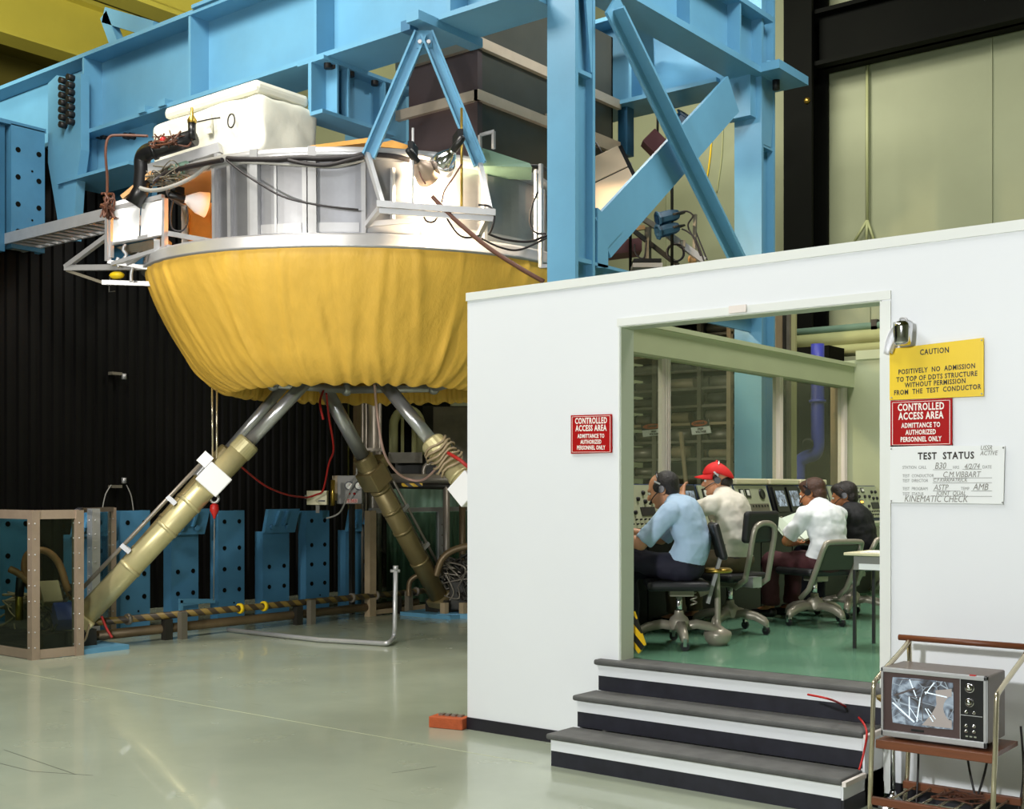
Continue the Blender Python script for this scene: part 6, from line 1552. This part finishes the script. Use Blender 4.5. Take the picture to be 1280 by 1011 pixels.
def hand(mb, wrist, elbow, down=(0, 0, -1), curl=.5, side=1):
    w_ = Vector(wrist); d = (w_-Vector(elbow)).normalized(); dn = Vector(down); dn = (dn-d*dn.dot(d)).normalized(); s = d.cross(dn)*side
    for k in (-1, 0, 1): cap(mb, w_+s*.012*k, w_+d*.075+s*.024*k, .018, .017, 10)
    L = [.062, .074, .078, .068]; off = [-.033, -.011, .011, .032]
    for l, o in zip(L, off):
        b = w_+d*.08+s*o; m = b+d*l*.5+dn*l*curl*.35; e = m+d*l*.35*(1-curl*.5)+dn*l*curl*.6
        cap(mb, b, m, .0095, .009, 8); cap(mb, m, e, .009, .0075, 8)
    b = w_+d*.02+s*.028; m = b+d*.035+s*.03+dn*.01; e = m+d*.03+s*.004+dn*.015
    cap(mb, b, m, .012, .011, 8); cap(mb, m, e, .011, .009, 8)
def person(lab, loc, rz, J, top, top_m, bottom_m, skin_m, hair_m, hair='full', cap_on=False, headset=True, sleeve=.75, collar=True, seated=True):
    t = thing('person', lab, 'person', loc, rz, 'seated controllers')
    J = {k: Vector(v) for k, v in J.items()}
    hc = J['head']; hf = J['face'].normalized(); hu = J.get('hup', Vector((0, 0, 1))); hl = hu.cross(hf).normalized(); hu = hf.cross(hl).normalized()
    HM = Matrix((hf, hl, hu)).transposed()
    H = lambda x, y, z: hc+HM @ Vector((x, y, z))
    pel, wai, che, nek = J['pelvis'], J['waist'], J['chest'], J['neck']
    lat = Vector((0, 1, 0))
    def torso(mb, g):
        A = (che-wai).normalized()
        def slab(c, ry, rx, rz_, ax):
            ax = ax.normalized(); yy = lat; xx = yy.cross(ax).normalized()
            M = Matrix((xx, yy, ax)).transposed(); ell(mb, c, (rx+g, ry+g, rz_+g), M)
        slab(pel+Vector((0, 0, .02)), .175, .125, .13, wai-pel)
        slab(pel.lerp(wai, .55), .162, .118, .15, wai-pel); slab(wai, .160, .118, .15, che-pel)
        slab(wai.lerp(che, .55), .172, .122, .16, che-wai); slab(che, .178, .118, .15, nek-wai)
        slab(che.lerp(nek, .45), .16, .095, .10, nek-che); slab(che.lerp(nek, .75), .115, .075, .08, nek-che)
        for s in 'LR': cap(mb, che.lerp(nek, .6), J['sh'+s], .062+g, .068+g)
    # body: one continuous surface
    mb = MB(); torso(mb, -.012)
    cap(mb, nek, H(-.025, 0, -.045), .062, .056)
    ell(mb, H(-.014, 0, .028), (.100, .078, .090), HM); ell(mb, H(.030, 0, -.028), (.068, .062, .084), HM); ell(mb, H(.034, 0, -.074), (.054, .050, .040), HM)
    ell(mb, H(.074, 0, -.098), (.022, .024, .018), HM)
    cap(mb, H(.090, 0, .008), H(.112, 0, -.026), .010, .0155, 10); cap(mb, H(.082, -.034, .024), H(.082, .034, .024), .014, .014, 10)
    cap(mb, H(.090, -.017, -.060), H(.090, .017, -.060), .0085, .0085, 8)
    for s in (1, -1): ell(mb, H(-.012, .080*s, -.012), (.027, .013, .036), HM)
    for s, sd in (('L', 1), ('R', -1)):
        sh, el, wr = J['sh'+s], J['el'+s], J['wr'+s]
        cap(mb, sh, el, .052, .042); cap(mb, el, el.lerp(wr, .35), .043, .045); cap(mb, el.lerp(wr, .35), wr, .045, .029)
        hand(mb, wr, el, J.get('palm'+s, (0, 0, -1)), J.get('curl', Vector((.5, 0, 0))).x, sd)
        hp = pel+Vector((.02, .09*sd, -.01)); kn, an = J['kn'+s], J['an'+s]
        cap(mb, hp, kn, .078, .056); cap(mb, kn, an, .054, .038); cap(mb, an, an+(J['toe'+s]-an)*.8, .038, .03)
    fuse('body', mb, skin_m, t, .0075, 5)
    for s in (1, -1):
        e = part('eye', MB().ball(H(.086, .031*s, .004), .0115, 10, 8), 'gauge_face', t, False); part('iris', MB().ball(H(.0945, .031*s, .004), .0055, 8, 6), 'knob_black', e, False)
    # shirt or jacket
    mb = MB(); torso(mb, .008)
    for s in 'LR':
        sh, el, wr = J['sh'+s], J['el'+s], J['wr'+s]
        if sleeve <= 1: cap(mb, sh, sh.lerp(el, sleeve*.6), .074, .068); mb.tube(sh.lerp(el, sleeve*.5), sh.lerp(el, sleeve), .068, 18, .072)
        else: cap(mb, sh, el, .074, .058); cap(mb, el, el.lerp(wr, .9), .058, .046)
    if collar: mb.lathe([(.001, -.045), (.082, -.045), (.072, .0), (.066, .03), (.001, .03)], nek+(H(-.02, 0, -.06)-nek)*.15, 18, (H(-.02, 0, -.06)-nek))
    fuse(top, mb, top_m, t, .010, 12, fold=.03)
    # trousers
    mb = MB()
    xx = (wai-pel).normalized(); M = Matrix((lat.cross(xx).normalized(), lat, xx)).transposed()
    ell(mb, pel+Vector((0, 0, .005)), (.140, .190, .125), M)
    for s, sd in (('L', 1), ('R', -1)):
        hp = pel+Vector((.02, .09*sd, -.01)); kn, an = J['kn'+s], J['an'+s]
        cap(mb, hp, kn, .098, .078); cap(mb, kn, kn.lerp(an, .5), .076, .070); mb.tube(kn.lerp(an, .3), kn.lerp(an, .93), .072, 18, .075)
    fuse('trousers', mb, bottom_m, t, .012, 5, fold=.028)
    wb_ = pel.lerp(wai, .2); bo = part('belt', MB().lathe([(.001, -.015), (1, -.015), (1, .015), (.001, .015)], (0, 0, 0), 24), 'chair_vinyl', t, False)
    for v in bo.data.vertices: v.co = wb_+M @ Vector((v.co.x*.128, v.co.y*.17, v.co.z))
    for s in 'LR':
        an, toe = J['an'+s], J['toe'+s]; d = (toe-an); d.z = 0; d.normalize(); sm_ = MB(); zf = -.045
        cap(sm_, an+Vector((0, 0, -.035))-d*.02, an+d*.1+Vector((0, 0, -.045)), .045, .042, 12); cap(sm_, an+d*.1+Vector((0, 0, -.045)), an+d*.2+Vector((0, 0, -.055)), .043, .034, 12)
        fuse('shoe', sm_, 'shoe_black', t, .009, 3)
    # hair
    mb = MB()
    if hair == 'full':
        ell(mb, H(-.026, 0, .040), (.108, .088, .094), HM); ell(mb, H(-.058, 0, -.02), (.066, .074, .075), HM); ell(mb, H(.03, 0, .085), (.062, .066, .042), HM)
        for s in (1, -1): ell(mb, H(.004, .072*s, .02), (.034, .014, .042), HM)
    elif hair == 'receding':
        ell(mb, H(-.046, 0, .030), (.096, .088, .092), HM); ell(mb, H(-.060, 0, -.02), (.064, .075, .07), HM)
        for s in (1, -1): ell(mb, H(.006, .074*s, .018), (.042, .013, .045), HM)
    else:
        ell(mb, H(-.056, 0, -.018), (.068, .077, .055), HM)
        for s in (1, -1): ell(mb, H(-.0, .075*s, .012), (.028, .01, .035), HM)
    fuse('hair', mb, hair_m, t, .007, 4)
    if cap_on:
        vs = []; fs = []; n, m_ = 28, 10
        for j in range(m_+1):
            a = j/m_*math.pi*.5
            for i in range(n):
                b = 2*math.pi*i/n; r = math.sin(a)
                vs.append(H(-.014+(.118)*r*math.cos(b), .098*r*math.sin(b), .052+.093*math.cos(a)-(.055*r if math.cos(b) < 0 else .0)*abs(math.cos(b))))
        for j in range(m_):
            for i in range(n): fs.append((j*n+i, j*n+(i+1) % n, (j+1)*n+(i+1) % n, (j+1)*n+i))
        mb = MB(); mb._add(vs, fs, True); c_ = part('cap', mb, 'cap_red', t, False); sd = c_.modifiers.new('t', 'SOLIDIFY'); sd.thickness = .006
        vs = []; fs = []
        for j in range(6):
            for i in range(13):
                b = -1.25+2.5*i/12; r0 = j/5
                x = .102*math.cos(b)*.98; x = x+r0*(.085*math.cos(b*1.15)); y = .096*math.sin(b)*(1+.03*r0)
                vs.append(H(x-.012, y, .056-.012*r0-.035*(y/.09)**2*r0))
        for j in range(5):
            for i in range(12): a = j*13+i; fs.append((a, a+1, a+14, a+13))
        mb = MB(); mb._add(vs, fs, True); v_ = part('cap_brim', mb, 'cap_red', c_, False); sd = v_.modifiers.new('t', 'SOLIDIFY'); sd.thickness = .006
        part('cap_button', MB().ball(H(-.014, 0, .146), .01, 8, 6), 'cap_red', c_, False)
    if headset:
        arc = []
        for i in range(15):
            a = math.pi*i/14; rr_ = 1.0
            arc.append(H(-.012-(.02 if cap_on else .0)*math.sin(a), math.cos(a)*.094, -.0+math.sin(a)*(.132 if not cap_on else .148)))
        hs_ = part('headset_band', MB().path(arc, .006, 6), 'chrome' if cap_on else 'headset', t, False)
        for s in (1, -1): part('ear_cup', MB().tube(H(-.01, .082*s, -.004), H(-.01, .104*s, -.004), .026, 14), 'headset', hs_, False)
        part('mic_boom', MB().path(smooth_pts([H(0, .1, -.012), H(.05, .098, -.03), H(.095, .07, -.055), H(.112, .03, -.062)]), .004, 6), 'headset', hs_, False)
        part('temple_clip', MB().bar(H(-.02, .1, .03), H(.012, .096, .066), .008, .012), 'chrome', hs_, False)
        part('mic', MB().ball(H(.112, .025, -.062), .009, 8, 6), 'headset', hs_, False)
    return t
def pose(**k):
    d = dict(pelvis=(-.04, 0, .56), waist=(-.06, 0, .72), chest=(0, 0, .93), neck=(.08, 0, 1.08), head=(.15, 0, 1.20), face=(1, .3, -.1),
             shL=(.05, .185, .985), shR=(.05, -.185, .985), elL=(.2, .24, .74), elR=(.2, -.24, .74), wrL=(.43, .12, .80), wrR=(.43, -.12, .80),
             knL=(.42, .13, .53), knR=(.42, -.13, .53), anL=(.40, .12, .10), anR=(.40, -.12, .10), toeL=(.6, .13, .04), toeR=(.6, -.13, .04))
    d.update(k); return d
person('man in light blue shirt with receding dark hair bent over the first console', CH[0][1], math.pi+.26,
       pose(waist=(-.10, 0, .72), chest=(-.05, 0, .91), neck=(.045, 0, 1.015), head=(.125, -.0, 1.10), face=(1, .12, -.42), hup=(.42, 0, 1), shL=(.02, .185, .94), shR=(.02, -.185, .94),
            elL=(.20, .25, .72), wrL=(.43, .18, .79), knL=(.40, .13, .62), anL=(.46, .12, .2), toeL=(.66, .12, .14)),
       'shirt', 'shirt_blue', 'trouser_navy', 'skin', 'hair_black', 'receding', sleeve=.92)
person('man in red cap and cream shirt seen from behind at the second chair', CH[1][1]+Vector((-.02, 0, 0)), CH[1][2]+.12,
       pose(pelvis=(-.05, 0, .55), waist=(-.08, 0, .73), chest=(-.04, 0, .94), neck=(.04, 0, 1.075), head=(.10, .0, 1.175), face=(1, .62, -.12), shL=(.02, .195, .985), shR=(.02, -.195, .985),
            elL=(.26, .25, .88), wrL=(.36, .10, 1.06), palmL=(-.3, -1, 0)), 'shirt', 'shirt_cream', 'trouser_olive', 'skin', 'hair_dark', 'short', True, sleeve=1.0, collar=False)
W3 = Matrix.Translation(CH[2][1]) @ Matrix.Rotation(CH[2][2]+.05, 4, 'Z')
B3 = W3.inverted() @ onX(990, 662, -4.68)          # where the book is held, in the reader's own axes
person('man in white shirt with brown hair reading an open book', CH[2][1], CH[2][2]+.05,
       pose(pelvis=(-.10, 0, .51), waist=(-.16, 0, .66), chest=(-.13, 0, .85), neck=(-.04, 0, .975), head=(.03, 0, 1.065), face=(1, .42, -.40), hup=(.4, 0, 1), shL=(-.08, .19, .89), shR=(-.08, -.19, .89),
            elL=(.07, .24, .68), wrL=tuple(B3+Vector((-.17, .12, -.10))), elR=(.07, -.25, .68), wrR=tuple(B3+Vector((-.17, -.12, -.10))), palmL=(0, -.4, 1), palmR=(0, .4, 1),
            knL=(.38, .13, .50), knR=(.38, -.13, .50)),
       'shirt', 'shirt_white', 'trouser_maroon', 'skin_tan', 'hair_brown', 'full', sleeve=.85)
person('man in black jacket with dark hair at the farthest chair', CH[3][1], CH[3][2]+.05,
       pose(pelvis=(-.06, 0, .50), waist=(-.09, 0, .65), chest=(-.05, 0, .83), neck=(.03, 0, .95), head=(.08, 0, 1.04), face=(1, .5, -.3), hup=(.25, 0, 1), shL=(0, .19, .87), shR=(0, -.19, .87),
            elL=(.18, .25, .66), elR=(.18, -.25, .66), wrL=(.42, .14, .77), wrR=(.42, -.14, .77)),
       'jacket', 'jacket_black', 'trouser_navy', 'skin_tan', 'hair_dark', 'full', sleeve=1.5)
# open book held by the man in white
bk = thing('open_book', 'open book with pale green pages held by the man in white', 'book', W3 @ (B3-Vector((0, 0, .1))))
ax = Vector((-.75, .0, -.55)).normalized(); ay = Vector((0, 1, 0)); nz = Vector((-.5, 0, .8))
for s in (1, -1):
    n = Vector((-.55, -.25*s, .8)).normalized(); u = Vector((.8, 0, .55)).normalized(); v = n.cross(u).normalized()*-s
    v = (Vector((0, s, .28))).normalized(); u2 = (u-v*u.dot(v)).normalized(); nn = u2.cross(v).normalized()
    c = W3 @ (B3+v*.1); R3 = W3.to_3x3()
    part('cover', MB().obox(c-(R3 @ nn)*.012*s, R3 @ u2, R3 @ v, R3 @ nn, .33, .22, .004), 'page_green', bk)
    part('page_block', MB().obox(c, R3 @ u2, R3 @ v, R3 @ nn, .32, .21, .018), 'page_green', bk)
